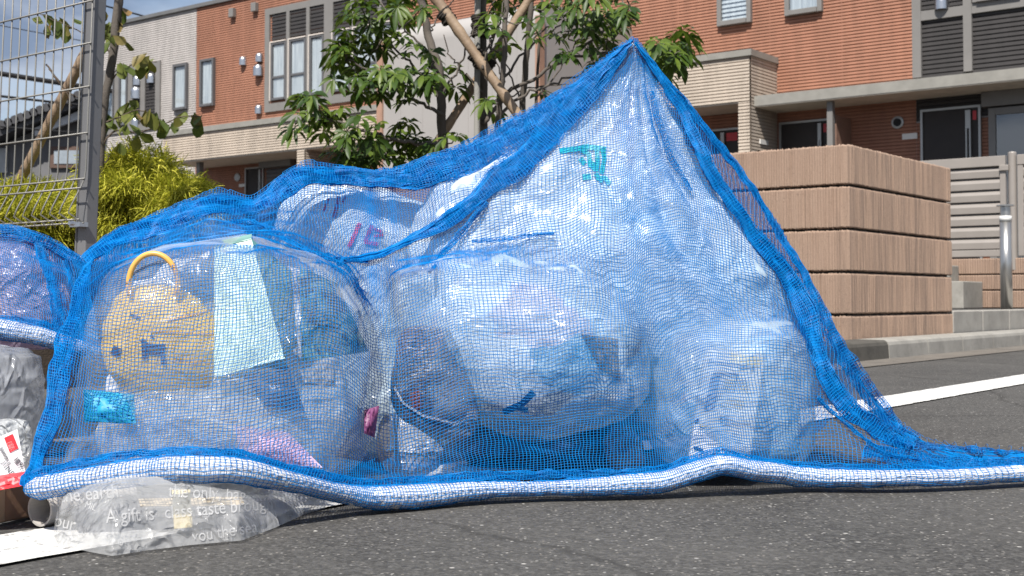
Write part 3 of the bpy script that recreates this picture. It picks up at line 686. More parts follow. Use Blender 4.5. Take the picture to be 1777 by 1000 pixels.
while a > AL:
    zz = [hz[0], zm_ + 0.03, zm_, zm_ - 0.025, zb_ + 0.055, zb_ + 0.03, zb_, zb_ - 0.01]
    m.tube([FP(a - (0.03 if z < zb_ + 0.07 and z > zb_ + 0.01 else 0) * 0.3, bend(z), z) for z in zz], 0.0025, 6); a -= 0.0505
for z in hz + [zm_, zm_ - 0.03, zb_ + 0.01, zb_]:
    m.tube([FP(AL, bend(z) + 0.004, z), FP(0.036, bend(z) + 0.004, z)], 0.0029, 6)
m.build('wire_panel', WIREM, fo, smooth=True)
m = MB(); m.box((-0.02, 0.0, zb_ - 0.012), (0.034, 0.03, zb_ + 0.002), FP); m.lathe(FP(-0.01, 0.02, zb_), [(0.008, 0), (0.008, 0.018)], 6, ND); m.build('clamp', STEEL, fo)
m = MB(); m.box((-2, -0.09, 0.42), (0.5, 0.09, pb[2] - 0.02), lambda a, n, z: pb * np.array([1, 1, 0]) + AD * a + ND * n + np.array([0, 0, z])); tag(m.build('fence_footing', m_conc('footing_concrete', (0.30, 0.25, 0.22), 0.5), bevel=0.01), 'concrete footing strip carrying the wire mesh fence', 'footing')

# ================================================================== LEAVES
def m_leaf(name, c0, c1, c2, rough=0.42, trans=0.28):
    b = NB(name)
    oi = b.n('ShaderNodeNewGeometry').outputs['Random Per Island']
    col = b.ramp(oi, [(0.0, c0), (0.55, c1), (1.0, c2)])
    col = b.mix(0.4, col, b.ramp(b.noise(60, 3), [(0.3, 0.3), (0.7, 0.7)]), 'OVERLAY')
    return b.done(b.mixsh(trans, b.bsdf(col, rough, 0, b.bump(b.noise(300, 2), 0.2, 0.001), 0.3), b.translu(b.mix(0.5, col, (0.16, 0.24, 0.02)))))
LEAF = m_leaf('evergreen_leaf', (0.020, 0.048, 0.008), (0.046, 0.086, 0.011), (0.115, 0.165, 0.022))
LEAF2 = m_leaf('dogwood_leaf', (0.07, 0.10, 0.022), (0.13, 0.15, 0.03), (0.24, 0.15, 0.06), 0.5, 0.3)
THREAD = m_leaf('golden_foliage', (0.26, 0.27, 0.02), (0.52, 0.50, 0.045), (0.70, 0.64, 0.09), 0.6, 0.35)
BARK = m_conc('grey_bark', (0.115, 0.098, 0.083), 0.6); BARK2 = m_conc('twig_bark', (0.10, 0.075, 0.055), 0.5)
def m_bamboo():
    b = NB('weathered_pole'); f = b.noise(18, 5, 0.6)
    return b.done(b.bsdf(b.ramp(f, [(0.3, (0.19, 0.13, 0.085)), (0.7, (0.33, 0.24, 0.16))]), 0.65, 0, b.bump(b.noise(90, 4), 0.4, 0.004)))
POLE = m_bamboo(); POLEG = m_conc('grey_pole', (0.30, 0.29, 0.27), 0.4); ROPE = simple('hemp_rope_black', (0.028, 0.022, 0.018), 0.95, bump=0.8, bscale=300)

def leaf(V, Fc, p, d, side, L, Wd, droop=0.25, fold=0.18):
    """obovate leaf from p along d; blade folded along the midrib, tip drooping: 4 stations x 3 points"""
    nrm = np.cross(d, side); nrm /= np.linalg.norm(nrm) + 1e-9
    st = [(0.0, 0.04), (0.28, 0.55), (0.62, 1.0), (0.86, 0.62), (1.0, 0.02)]
    i0 = len(V)
    for t, w in st:
        c = p + d * (L * t) + np.array([0, 0, -droop * L * t * t])
        for sd in (-1, 0, 1):
            V.append(c + side * (sd * w * Wd / 2) + nrm * (abs(sd) * w * fold * Wd))
    for k in range(4):
        for q in range(2):
            a = i0 + k * 3 + q; Fc.append((a, a + 1, a + 4, a + 3))
def unit(v): return v / (np.linalg.norm(v) + 1e-9)

# ---- evergreen street tree behind the heap
dT = 5.0
tr = thing('evergreen_tree', 'multi stemmed evergreen tree with glossy leaf whorls tied to crossed poles', 'tree', pix(800, 520, dT) * np.array([1, 1, 0]) + np.array([0, 0, 0.42]))
stems = [([(772, 440), (770, 253), (765, 170), (762, 119), (743, 65), (731, 0), (722, -60)], 0.020, 0.05),
         ([(836, 440), (838, 217), (838, 112), (837, 34), (839, -80)], 0.021, 0.0),
         ([(862, 440), (864, 204), (872, 136), (877, 60), (880, -70)], 0.013, -0.12),
         ([(900, 440), (906, 180), (914, 95), (923, 0), (927, -60)], 0.015, 0.10),
         ([(930, 440), (930, 180), (935, 90), (940, 0), (944, -60)], 0.007, 0.25)]
brs = [([(770, 200), (715, 172), (655, 129), (600, 105)], .008, 0.0), ([(771, 250), (700, 246), (640, 232), (570, 205), (525, 182)], .009, -0.1),
       ([(765, 170), (735, 140), (715, 110), (690, 90), (660, 60), (640, 35)], .007, .1), ([(762, 130), (735, 90), (700, 45), (670, 20)], .006, -.1),
       ([(770, 245), (720, 262), (650, 262), (600, 262)], .007, .15), ([(838, 215), (870, 170), (910, 145), (986, 99), (1050, 55), (1100, 25)], .010, 0.0),
       ([(864, 204), (905, 165), (950, 150), (1010, 130), (1055, 85)], .007, -.1), ([(872, 136), (910, 90), (950, 60), (1000, 30)], .006, .15),
       ([(838, 120), (850, 70), (868, 40), (880, 10)], .006, -.15), ([(914, 95), (930, 60), (960, 40), (985, 20)], .005, .2), ([(838, 160), (800, 120), (780, 100), (770, 60)], .005, -.05),
       ([(770, 225), (800, 180), (830, 140), (860, 60), (880, -20)], .006, .1), ([(986, 99), (1060, 95), (1120, 105), (1160, 95)], .006, -.1), ([(838, 200), (880, 150), (860, 100), (845, 60)], .004, .05),
       ([(770, 160), (800, 110), (815, 60), (860, 0)], .005, -.1), ([(906, 180), (880, 120), (866, 60), (850, -20)], .004, .1), ([(930, 170), (975, 120), (1000, 70), (1035, 20)], .004, .0),
       ([(743, 65), (760, 30), (790, 0), (800, -40)], .004, .1), ([(850, 180), (930, 150), (1000, 145)], .004, .12)]
nodes = []
def tube_px(m, pts, r0, r1, dd, n=8, wob=0.006, sub=6):
    P = [pix(x, y, dT + dd + (0.03 * math.sin(k * 1.7))) for k, (x, y) in enumerate(pts)]
    t = np.linspace(0, len(P) - 1, (len(P) - 1) * sub + 1); P = np.array(P)
    Q = np.stack([np.interp(t, np.arange(len(P)), P[:, k]) for k in range(3)], 1)
    for _ in range(2): Q[1:-1] = (Q[:-2] + 2 * Q[1:-1] + Q[2:]) / 4
    Q[1:-1] += RNG.normal(0, wob * 0.35, Q[1:-1].shape)
    m.tube(Q, list(np.linspace(r0, r1, len(Q))), n); nodes.extend(list(Q)); return Q
m = MB()
for pts, rad, dd in stems: tube_px(m, pts, rad, rad * 0.72, dd)
m.build('trunk', BARK, tr, smooth=True)
m = MB(); nodes2 = []
for pts, rad, dd in brs: nodes2 += list(tube_px(m, pts, rad, rad * 0.4, dd, 7, 0.012))
clus = [(520,180),(548,172),(562,198),(585,196),(602,226),(622,214),(640,242),(580,258),(604,268),(632,262),(660,252),(684,240),(702,262),(652,214),(690,212),(722,234),(742,250),(772,236),
        (560,225),(610,245),(670,270),(720,268),(795,232),(545,195),(512,195),(595,282),(640,282),(575,205),(530,165),
        (600,78),(588,92),(610,112),(626,62),(640,36),(620,24),(652,50),(672,18),(692,8),(640,92),(660,118),(690,132),(602,52),(680,62),(662,72),(700,92),(722,76),(586,108),(620,130),(615,95),(585,70),
        (712,28),(716,120),(742,118),(730,148),(752,108),(700,152),(642,140),(668,142),(630,150),(655,158),(735,130),(690,112),(760,140),(745,150),(710,140),(790,150),
        (770,84),(797,118),(842,170),(858,190),(870,50),(882,28),(852,20),(916,34),(946,28),(926,60),(956,84),(986,52),(1002,28),(1030,18),(1060,38),(1076,18),(1092,8),(1012,48),(1042,58),
        (986,92),(962,128),(942,158),(1052,72),(1062,88),(970,100),(1020,80),(1035,40),(985,20),(965,60),(1075,45),(1085,28),(1050,20),(925,15),(955,5),(870,5),(905,10),(880,75),(845,45),(860,90),(820,160),(800,170),
        (1142,92),(1162,80),(1182,86),(1196,74),(1166,104),(1152,72),(1186,104),(1130,80),(1174,92),(1150,112),(1195,92),(1160,122),
        (700,0),(735,10),(620,0),(650,-10),(600,20),(680,-20),(720,-30),(980,-10),(1020,-15),(1070,-15),(900,-15),(840,-30),(640,-40),(760,-40),(1000,-50),(1080,-40),(940,-60),(880,-60)]
clus = [c_ for k_, c_ in enumerate(clus) if not (685 < c_[0] < 1000 and 20 < c_[1] < 230 and k_ % 5 == 1)]
V, Fc = [], []; N2 = np.array(nodes2 + nodes)
rng = np.random.default_rng(5)
for ci, (x, y) in enumerate(clus):
    zd = dT + rng.uniform(-0.32, 0.30); c = pix(x, y, zd)
    dist = np.linalg.norm((N2 - c) * np.array([1, 0.45, 1]), axis=1) + 0.25 * np.maximum(0, N2[:, 2] - c[2]); b0 = N2[int(np.argmin(dist))]
    mid = (b0 + c) / 2 + np.array([rng.normal(0, .012), rng.normal(0, .012), -0.015])
    m.tube([b0, mid, c], [0.0035, 0.003, 0.002], 5)
    shoot = unit(c - b0 + np.array([0, 0, 0.06]) + rng.normal(0, 0.03, 3))
    for sub in range(1 if 770 < x < 1000 and y > 20 else 2):
        cc = c + rng.normal(0, 0.03, 3) * (sub > 0)
        up = unit(shoot * 0.6 + np.array([0, -0.15, 0.7]) + rng.normal(0, 0.25, 3)); e1 = unit(np.cross(up, [0.3, 1, 0.2])); e2 = np.cross(up, e1); n = int(rng.integers(8, 12)); ph = rng.uniform(0, 6.28)
        for k in range(n):
            q = ph + k * 2.4; el = rng.uniform(-0.1, 0.55)
            d = unit(e1 * math.cos(q) + e2 * math.sin(q) + up * el); sd = unit(np.cross(up, d)); L = rng.uniform(0.046, 0.072)
            leaf(V, Fc, cc + d * 0.004 - up * rng.uniform(0, 0.02), d, sd, L, L * rng.uniform(0.34, 0.44), rng.uniform(0.35, 0.85))
m.build('branches', BARK, tr, smooth=True)
link('crown', np_mesh('crown', V, Fc, LEAF, True), tr)

# ---- support poles with rope lashings: each one a pole of its own
def pole(pts, rad, mat, dd, label, nodes_=True, name='support_pole'):
    P = [pix(x, y, dT + d_) for (x, y), d_ in zip(pts, dd)]; n = 26
    Q = [P[0] + (P[1] - P[0]) * t for t in np.linspace(0, 1, n)]
    rr_ = [rad * (1.0 + (0.13 if (k % 6 == 3) and nodes_ else 0) - 0.12 * k / n) for k in range(n)]
    m = MB(); m.tube(Q, rr_, 14); t_ = thing(name, label, 'pole', Q[0], 'poles propping the evergreen tree'); m.build('shaft', mat, t_, smooth=True); return t_
pA = pole([(737, -30), (905, 208)], 0.021, POLE, (-0.07, -0.16), 'tan bamboo prop slanting down to the right across the evergreen stems')
pB = pole([(950, -48), (745, 268)], 0.019, POLE, (0.08, 0.08), 'tan bamboo prop slanting down to the left behind the evergreen stems')
pC = pole([(829, -40), (827, 330)], 0.0125, POLEG, (-0.055, -0.055), 'upright grey pole lashed to the evergreen stem', False)
def lash(t_, px, py, d_, axis_px, rad, n=6, w=0.05):
    c = pix(px, py, d_); e = unit(pix(axis_px[0], axis_px[1], d_) - c); m = MB(); u = unit(np.cross(e, [0, 1, 0.1])); v = np.cross(e, u)
    T = np.linspace(0, 2 * math.pi * n, n * 14); m.tube([c + e * (w * (t / T[-1] - 0.5)) + (u * math.cos(t) + v * math.sin(t)) * (rad + 0.003 * math.sin(t * 2.3)) for t in T], 0.0055, 5); m.build('lashing', ROPE, t_, smooth=True)
lash(pA, 830, 103, dT - 0.10, (845, 124), 0.026, 6, 0.06); lash(pA, 775, 29, dT - 0.08, (790, 49), 0.026, 5, 0.05); lash(pC, 832, 46, dT - 0.04, (832, 80), 0.028, 9, 0.085); lash(pB, 846, 112, dT + 0.06, (836, 128), 0.024, 4, 0.04)

# ---- young dogwood on the left with few drooping leaves, its prop
dD = 4.55
dg = thing('young_dogwood', 'thin young tree with sparse brown green drooping leaves beside the fence post', 'tree', pix(172, 520, dD) * np.array([1, 1, 0]) + np.array([0, 0, 0.42]))
def tube_d(m, pts, r0, r1, n=7, dd=0.0):
    P = np.array([pix(x, y, dD + dd) for x, y in pts]); t = np.linspace(0, len(P) - 1, (len(P) - 1) * 5 + 1)
    Q = np.stack([np.interp(t, np.arange(len(P)), P[:, k]) for k in range(3)], 1)
    for _ in range(2): Q[1:-1] = (Q[:-2] + 2 * Q[1:-1] + Q[2:]) / 4
    Q[1:-1] += RNG.normal(0, 0.0015, Q[1:-1].shape); m.tube(Q, list(np.linspace(r0, r1, len(Q))), n)
m = MB(); tube_d(m, [(170, 440), (175, 260), (180, 185), (194, 110), (204, 20), (210, -60)], 0.012, 0.017, 9); m.build('trunk', BARK, dg, smooth=True)
m = MB()
for pts in ([(196, 100), (180, 75), (150, 60), (125, 48), (70, 25)], [(186, 150), (205, 125), (240, 108), (272, 108)], [(178, 215), (205, 205), (235, 190), (262, 195)], [(177, 250), (200, 225), (240, 232), (285, 215), (320, 200), (346, 203)],
            [(200, 70), (207, 55), (212, 30)], [(183, 165), (190, 140), (205, 118)], [(176, 255), (190, 235), (200, 225)], [(80, 112), (100, 140), (118, 160), (135, 170)], [(85, 120), (110, 150), (125, 185)], [(176, 270), (182, 285), (190, 270)]):
    tube_d(m, pts, 0.0035, 0.0015, 5)
m.build('branches', BARK2, dg, smooth=True)
V, Fc = [], []; rng = np.random.default_rng(9)
for (x, y, k) in ((68, 26, 2), (86, 40, 3), (100, 32, 3), (113, 42, 2), (125, 36, 1), (188, 42, 3), (198, 32, 3), (216, 12, 2), (190, 66, 3), (214, 66, 2), (182, 10, 2), (208, 108, 3), (240, 100, 3), (253, 100, 3), (268, 106, 3), (186, 192, 3), (203, 190, 3), (222, 180, 3), (236, 180, 2), (224, 218, 3), (240, 228, 3), (254, 192, 3), (272, 196, 3), (280, 208, 2), (294, 216, 2), (320, 198, 2), (338, 198, 2), (346, 202, 2), (206, 246, 2), (190, 210, 2), (232, 200, 2), (262, 205, 2)):
    c = pix(x, y, dD + rng.uniform(-.08, .08))
    for q in range(k):
        d = unit(np.array([rng.normal(0, .55), rng.normal(-.1, .4), -1.0 + rng.uniform(-.1, .5)])); sd = unit(np.array([1, rng.normal(0, .7), rng.normal(0, .35)])); sd = unit(sd - d * sd.dot(d)); L = rng.uniform(0.05, 0.072)
        leaf(V, Fc, c + rng.normal(0, .008, 3), d, sd, L, L * rng.uniform(.55, .7), rng.uniform(-.1, .2), rng.uniform(0.05, .3))
link('crown', np_mesh('crown', V, Fc, LEAF2, True), dg)
t_ = thing('support_pole', 'slanting weathered pole seen through the wire mesh fence', 'pole', pix(36, 310, dD + .25)); m = MB(); a, c = pix(30, 322, dD + .25), pix(165, 60, dD + .05)
m.tube([a + (c - a) * t for t in np.linspace(0, 1, 20)], [0.0185 * (1.1 if k % 7 == 2 else 1) for k in range(20)], 14); m.build('shaft', POLE, t_, smooth=True)

# ---- golden thread-leaf cypresses
def golden(label, px, py, rx, ry, dd, n, seed, rz=0.28):
    rng = np.random.default_rng(seed); c = pix(px, py, dd); a = rx * dd / F_PX; h = ry * dd / F_PX
    o = thing('golden_shrub', label, 'shrub', (c[0], c[1], 0.42), 'golden cypress shrubs by the fence'); V, Fc = [], []
    for k in range(n):
        th, u = rng.uniform(0, 6.283), rng.uniform(-0.75, 1); r = math.sqrt(1 - u * u) if abs(u) < 1 else 0
        lump = 0.82 + 0.2 * math.sin(3 * th + seed) * math.sin(4 * u * 2 + seed) + rng.uniform(-.18, .08)
        p = c + np.array([a * r * math.cos(th), rz * r * math.sin(th), h * u]) * lump
        outw = unit(np.array([r * math.cos(th), r * math.sin(th), u * 0.6]))
        d = unit(outw + rng.normal(0, .35, 3) + np.array([0, 0, .25]))
        for j in range(int(rng.integers(4, 7))):
            dj = unit(d + rng.normal(0, .38, 3)); L = rng.uniform(.03, .075); w = rng.uniform(.0014, .003); sd = unit(np.cross(dj, rng.normal(0, 1, 3))); dr = rng.uniform(.1, .9); i0 = len(V); s0 = p + rng.normal(0, .012, 3)
            for t in (0, .35, .7, 1.0):
                q = s0 + dj * L * t + np.array([0, 0, -dr * L * t * t]); ww = w * (1 - .6 * t); V += [q - sd * ww, q + sd * ww]
            for t in range(3): Fc.append((i0 + 2 * t, i0 + 2 * t + 1, i0 + 2 * t + 3, i0 + 2 * t + 2))
    link('foliage', np_mesh('foliage', V, Fc, THREAD, False), o)
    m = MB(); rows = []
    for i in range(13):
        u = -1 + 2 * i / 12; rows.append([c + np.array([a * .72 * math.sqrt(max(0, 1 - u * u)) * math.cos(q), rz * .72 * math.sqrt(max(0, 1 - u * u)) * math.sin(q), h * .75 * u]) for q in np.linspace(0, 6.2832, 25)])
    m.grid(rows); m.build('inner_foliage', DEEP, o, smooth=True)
    m = MB(); m.tube([(c[0], c[1], .4), (c[0] + .01, c[1], c[2])], [.02, .012], 7); m.build('stem', BARK2, o)
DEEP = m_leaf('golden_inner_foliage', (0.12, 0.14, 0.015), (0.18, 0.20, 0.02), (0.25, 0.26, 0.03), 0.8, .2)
golden('rounded golden thread leaf shrub right of the fence post', 238, 352, 100, 96, 4.75, 3800, 3)
golden('lower golden thread leaf shrub tapering down towards the blue net', 318, 365, 56, 56, 4.65, 1700, 8, .2)
golden('golden thread leaf shrub spreading behind the wire mesh fence', 62, 395, 110, 84, 4.85, 3600, 5)
golden('golden thread leaf shrub at the left picture edge behind the mesh', -110, 395, 90, 80, 4.9, 1200, 12)
# ================================================================== BAGS
def crumple(P, seed, freqs=(9, 19, 40, 85), amps=(1.0, 0.6, 0.34, 0.16), sharp=0.6):
    """sum of warped V-shaped creases: sharp-edged facets as in crushed film"""
    rng = np.random.default_rng(seed); h = np.zeros(len(P))
    for f, a in zip(freqs, amps):
        for _ in range(4):
            d, q, q2 = (unit(rng.normal(0, 1, 3)) for _ in range(3)); p1, p2, p3 = rng.uniform(0, 6.28, 3)
            w = f * (P @ d) + p1 + 1.3 * np.sin(0.55 * f * (P @ q) + p2) + 0.6 * np.sin(1.3 * f * (P @ q2) + p3)
            h += a * 0.25 * (1 - 2 * np.abs(np.sin(w * 0.5)) ** sharp)
    lo, hi = P.min(0), P.max(0); vol = np.prod(np.maximum(hi - lo, 0.05))
    for dens, a in ((0.085, 1.0), (0.042, 0.28)):                   # crushed facets: flat cells meeting in sharp creases
        ns = int(min(420, max(30, 0.6 * vol / dens ** 3)))
        S_ = lo + (hi - lo) * rng.random((ns, 3)); sh = np.sort(np.stack([np.linalg.norm((P - s_) * (1 + 0.5 * np.sin(np.arange(3) + k_)), axis=1) for k_, s_ in enumerate(S_)], 1)[:, :], axis=1)[:, :2]
        h += a * (np.minimum((sh[:, 1] - sh[:, 0]) / dens, 1.0) - 0.4)
    return h
def normals_of(V, Q):
    n = np.zeros_like(V); a = V[Q[:, 2]] - V[Q[:, 0]]; b = V[Q[:, 3]] - V[Q[:, 1]]; fn = np.cross(a, b)
    for k in range(4): np.add.at(n, Q[:, k], fn)
    return n / (np.linalg.norm(n, axis=1, keepdims=True) + 1e-12)
def smooth1(a, k):
    for _ in range(k): a = np.concatenate([a[:1], (a[:-2] + 2 * a[1:-1] + a[2:]) / 4, a[-1:]])
    return a
BVH = {}
def bag_shell(rows, d, thick, seed, amp=0.012, nv=110, nh=150, expo=2.3, lean=0.0, zmin=0.006, tmax=None, radial=0.0, freqs=(9, 19, 40, 85)):
    """outline rows (py, x_left, x_right) top to bottom at depth d; thick = depth half-size / half-width"""
    rows = np.array(rows, float); py = np.linspace(rows[0, 0], rows[-1, 0], nv)
    xl = smooth1(np.interp(py, rows[:, 0], rows[:, 1]), 6); xr = smooth1(np.interp(py, rows[:, 0], rows[:, 2]), 6)
    ph = np.linspace(0, 2 * math.pi, nh, endpoint=False); V = []
    for y, a, c in zip(py, xl, xr):
        m_ = pix((a + c) / 2, y, d); hw = (c - a) / 2 * d / F_PX; th = hw * thick
        e_ = max(1e-3, min(1.0, (y - rows[0, 0]) / (0.05 * (rows[-1, 0] - rows[0, 0])), (rows[-1, 0] - y) / (0.05 * (rows[-1, 0] - rows[0, 0])))); e_ = math.sqrt(1 - (1 - e_) ** 2) if not radial else 1.0
        hw *= max(e_, 0.03); th *= max(e_, 0.03)
        if tmax: th = min(th, tmax)
        cs, sn = np.cos(ph), np.sin(ph)
        X = np.sign(cs) * np.abs(cs) ** (2 / expo) * hw; Y = np.sign(sn) * np.abs(sn) ** (2 / expo) * th
        V.append(np.stack([m_[0] + X, m_[1] + Y + lean * (m_[2]), np.full(nh, m_[2])], 1))
    V = np.concatenate(V); i = np.arange((nv - 1) * nh).reshape(nv - 1, nh); j = np.roll(i, -1, 1)
    Q = np.stack([i, i + nh, j + nh, j], -1).reshape(-1, 4)
    n = normals_of(V, Q); cc = V.mean(0)
    if ((V - cc) * n).sum() < 0: n = -n; Q = Q[:, ::-1]
    h = crumple(V, seed, freqs)
    ringw = np.repeat(np.clip(np.minimum((xr - xl), 200) / 200, 0.12, 1), nh)
    if radial:                                      # pleats running down from the tied neck
        t = np.repeat(np.linspace(0, 1, nv), nh); ang = np.tile(ph, nv); rs = np.random.default_rng(seed + 1)
        g = sum(np.abs(np.sin(ang * k + rs.uniform(0, 6) + 0.8 * np.sin(t * 5 + k))) for k in (5, 8, 13)) / 3
        h += radial * (0.5 - g) * np.clip(1.2 - 1.6 * t, 0, 1)
    V = V + n * (h * amp * ringw)[:, None]
    V[:, 2] = np.maximum(V[:, 2], zmin + 0.002 * np.sin(V[:, 0] * 90))
    top = np.arange(nh); bot = (nv - 1) * nh + np.arange(nh)
    V = np.concatenate([V, V[top].mean(0)[None], V[bot].mean(0)[None]])
    T = np.stack([top, np.roll(top, -1), np.full(nh, len(V) - 2), np.full(nh, len(V) - 2)], 1)
    B = np.stack([np.roll(bot, -1), bot, np.full(nh, len(V) - 1), np.full(nh, len(V) - 1)], 1)
    return V, Q, T[:, :3], B[:, :3]
def add_bag(name, label, cat, mat, rows, d, thick, seed, group=None, **kw):
    V, Q, T, B = bag_shell(rows, d, thick, seed, **kw)
    me = D.meshes.new(name); me.from_pydata(V.tolist(), [], Q.tolist() + T.tolist() + B.tolist()); me.materials.append(mat)
    me.polygons.foreach_set('use_smooth', [True] * len(me.polygons)); me.update()
    loc = (float(V[:, 0].mean()), float(V[:, 1].mean()), 0.0)
    o = thing(name, label, cat, loc, group); link('film', me, o)
    BVH[label] = BVHTree.FromPolygons(V.tolist(), Q.tolist()); o['bvh'] = 0; del o['bvh']
    return o, BVH[label]
def cast(bvh, px, py):
    r = ray(px, py); r = r / np.linalg.norm(r); h = bvh.ray_cast(Vector(CAM), Vector(r))
    return None if h[0] is None else (np.array(h[0]), r, h[3])
def decal_poly(polys, bvh, mat, parent, name='print', off=0.003, sub=6):
    for p_ in polys: decal_one([p_], bvh, mat, parent, name, off, sub)
def decal_one(polys, bvh, mat, parent, name='print', off=0.003, sub=6):
    """polys: photo-pixel quads/strokes laid onto the film they are printed on"""
    m = MB(); last = None
    def pt(x, y):
        nonlocal last
        c = cast(bvh, x, y)
        if c is None: return None
        return c[0] - c[1] * off
    for poly in polys:
        poly = np.array(poly, float)
        if len(poly) == 4:
            g = []
            for i in range(sub + 1):
                u = i / sub; a = poly[0] + (poly[1] - poly[0]) * u; c = poly[3] + (poly[2] - poly[3]) * u
                g.append([pt(*(a + (c - a) * (k / 3))) for k in range(4)])
            if all(p is not None for r_ in g for p in r_): m.grid(g)
    if m.v: return m.build(name, mat, parent, smooth=True)
def stroke(pts, w):
    pts = np.array(pts, float); out_ = []
    for a, c in zip(pts[:-1], pts[1:]):
        t = (c - a) / (np.linalg.norm(c - a) + 1e-9); n = np.array([-t[1], t[0]]) * w / 2; a2 = a - t * w * .15; c2 = c + t * w * .15
        out_.append([a2 + n, c2 + n, c2 - n, a2 - n])
    return out_
def text_mesh(s):
    cu = D.curves.new('lettering', 'FONT'); cu.body = s; cu.resolution_u = 3; o = D.objects.new('lettering', cu); COL.objects.link(o)
    bpy.context.view_layer.update(); ev = o.evaluated_get(bpy.context.evaluated_depsgraph_get()); me = ev.to_mesh()
    v = np.array([tuple(q.co)[:2] for q in me.vertices]); f = [tuple(p.vertices) for p in me.polygons]
    ev.to_mesh_clear(); D.objects.remove(o); D.curves.remove(cu); return v, f
def decal_text(s, px, py, size, rot, bvh, mat, parent, sx=1.0, off=0.003, bow=0.0, name='printed_text', plane=None):
    v, f = text_mesh(s); r = R(rot); m = MB(); ids = {}
    for k, (x, y) in enumerate(v):
        x *= size * sx; y *= size; y += bow * (x / (size * 5 + 1e-6)) ** 2
        X = px + x * math.cos(r) + y * math.sin(r); Y = py + x * math.sin(r) - y * math.cos(r)
        c = cast(bvh, X, Y)
        if c is not None: ids[k] = m.vert(c[0] - c[1] * off)
    for q in f:
        if all(k in ids for k in q): m.face([ids[k] for k in q])
    if m.v: return m.build(name, mat, parent)

WHITEBAG = bag_mat('white_bag_film', (0.80, 0.89, 0.94), 0.76, 0.16, 0.20, 0.45, 8, 0.3, (0.62, 0.79, 0.91))  # bluish tint puts the light falling through the blue net into the film
HAZEBAG = bag_mat('cloudy_bag_film', (0.74, 0.84, 0.90), 0.50, 0.22, 0.14, 0.5, 8, 0.3, (0.56, 0.73, 0.86))  # same blue cast from the net painted into the cloudy film
CLEARBAG = bag_mat('clear_bag_film', (0.78, 0.80, 0.82), 0.22, 0.18, 0.09, 0.7, 9, 0.5)
FLAPBAG = bag_mat('printed_bag_film', (0.78, 0.79, 0.80), 0.50, 0.18, 0.14, 0.7, 9, 0.4)
GREYBAG = bag_mat('grey_bag_film', (0.42, 0.42, 0.45), 0.8, 0.12, 0.18, 0.7, 14, 0.3, (0.26, 0.27, 0.30))
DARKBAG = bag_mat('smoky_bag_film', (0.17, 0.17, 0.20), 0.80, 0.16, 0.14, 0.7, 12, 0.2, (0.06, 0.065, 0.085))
PINKBAG = bag_mat('pinkish_bag_film', (0.62, 0.50, 0.58), 0.85, 0.1, 0.25, 0.6, 12, 0.35, (0.45, 0.36, 0.48))
LITTER = litter_mat('mixed_litter', ((0.78, 0.86, 0.90), (0.42, 0.64, 0.80), (0.82, 0.86, 0.87), (0.28, 0.42, 0.54), (0.74, 0.83, 0.88), (0.66, 0.60, 0.66), (0.78, 0.83, 0.86), (0.16, 0.37, 0.54), (0.70, 0.80, 0.82)))  # pale pieces tinted cyan to match light under the net
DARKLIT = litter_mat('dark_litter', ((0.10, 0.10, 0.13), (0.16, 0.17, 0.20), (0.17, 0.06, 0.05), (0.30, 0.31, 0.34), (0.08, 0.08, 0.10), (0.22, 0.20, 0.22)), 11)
DARKLIT2 = litter_mat('gap_shade_litter', ((0.06, 0.08, 0.11), (0.12, 0.14, 0.17), (0.05, 0.07, 0.10), (0.20, 0.20, 0.22), (0.08, 0.10, 0.13)), 11)
INNER = bag_mat('inner_litter_film', (0.84, 0.85, 0.87), 0.93, 0.05, 0.35, 0.7, 10, 0.3, (0.50, 0.54, 0.60))
PRINTW = bag_mat('print_white', (0.66, 0.66, 0.66), 0.62, 0.25, 0.3, 0.1, 20, 0.3); PRINTG = simple('print_teal', (0.0, 0.36, 0.40), 0.5, var=0.05); PRINTR = simple('print_red', (0.50, 0.03, 0.07), 0.5); PRINTB = simple('print_navy', (0.02, 0.05, 0.18), 0.5); PRINTY = simple('print_straw', (0.62, 0.50, 0.22), 0.5)
PRINTRED = simple('label_red', (0.70, 0.03, 0.04), 0.4); BLACKINK = simple('label_ink', (0.03, 0.03, 0.035), 0.5)

# ---- tall white bag under the peak
topb, bv_top = add_bag('garbage_bag', 'largest white garbage bag with teal print, pulled up to the peak of the net', 'garbage bag', WHITEBAG,
    [(74, 1092, 1108), (100, 1078, 1124), (150, 1010, 1152), (200, 950, 1186), (260, 850, 1220), (310, 740, 1244), (370, 700, 1300), (430, 690, 1362), (480, 700, 1402), (540, 730, 1416), (600, 790, 1412), (680, 900, 1400), (740, 980, 1385), (770, 1040, 1340)],
    2.46, 0.50, 21, 'bags under the main net', amp=0.016, radial=1.3, freqs=(7, 15, 32, 70))
decal_poly(stroke([(972, 262), (1000, 258), (1020, 255), (1050, 259)], 9) + stroke([(1008, 259), (1022, 268), (1024, 286), (1037, 295)], 8) + stroke([(1036, 262), (1037, 280), (1036, 294)], 8) + stroke([(1046, 260), (1049, 275), (1044, 300)], 8)
    + stroke([(1026, 285), (1034, 292)], 12) + stroke([(1008, 276), (1014, 284)], 9) + stroke([(1012, 308), (1024, 306)], 10) + stroke([(1034, 302), (1040, 310), (1050, 309), (1057, 318)], 8) + stroke([(1036, 310), (1044, 316)], 4), bv_top, PRINTG, topb, 'printed_mark', 0.004)
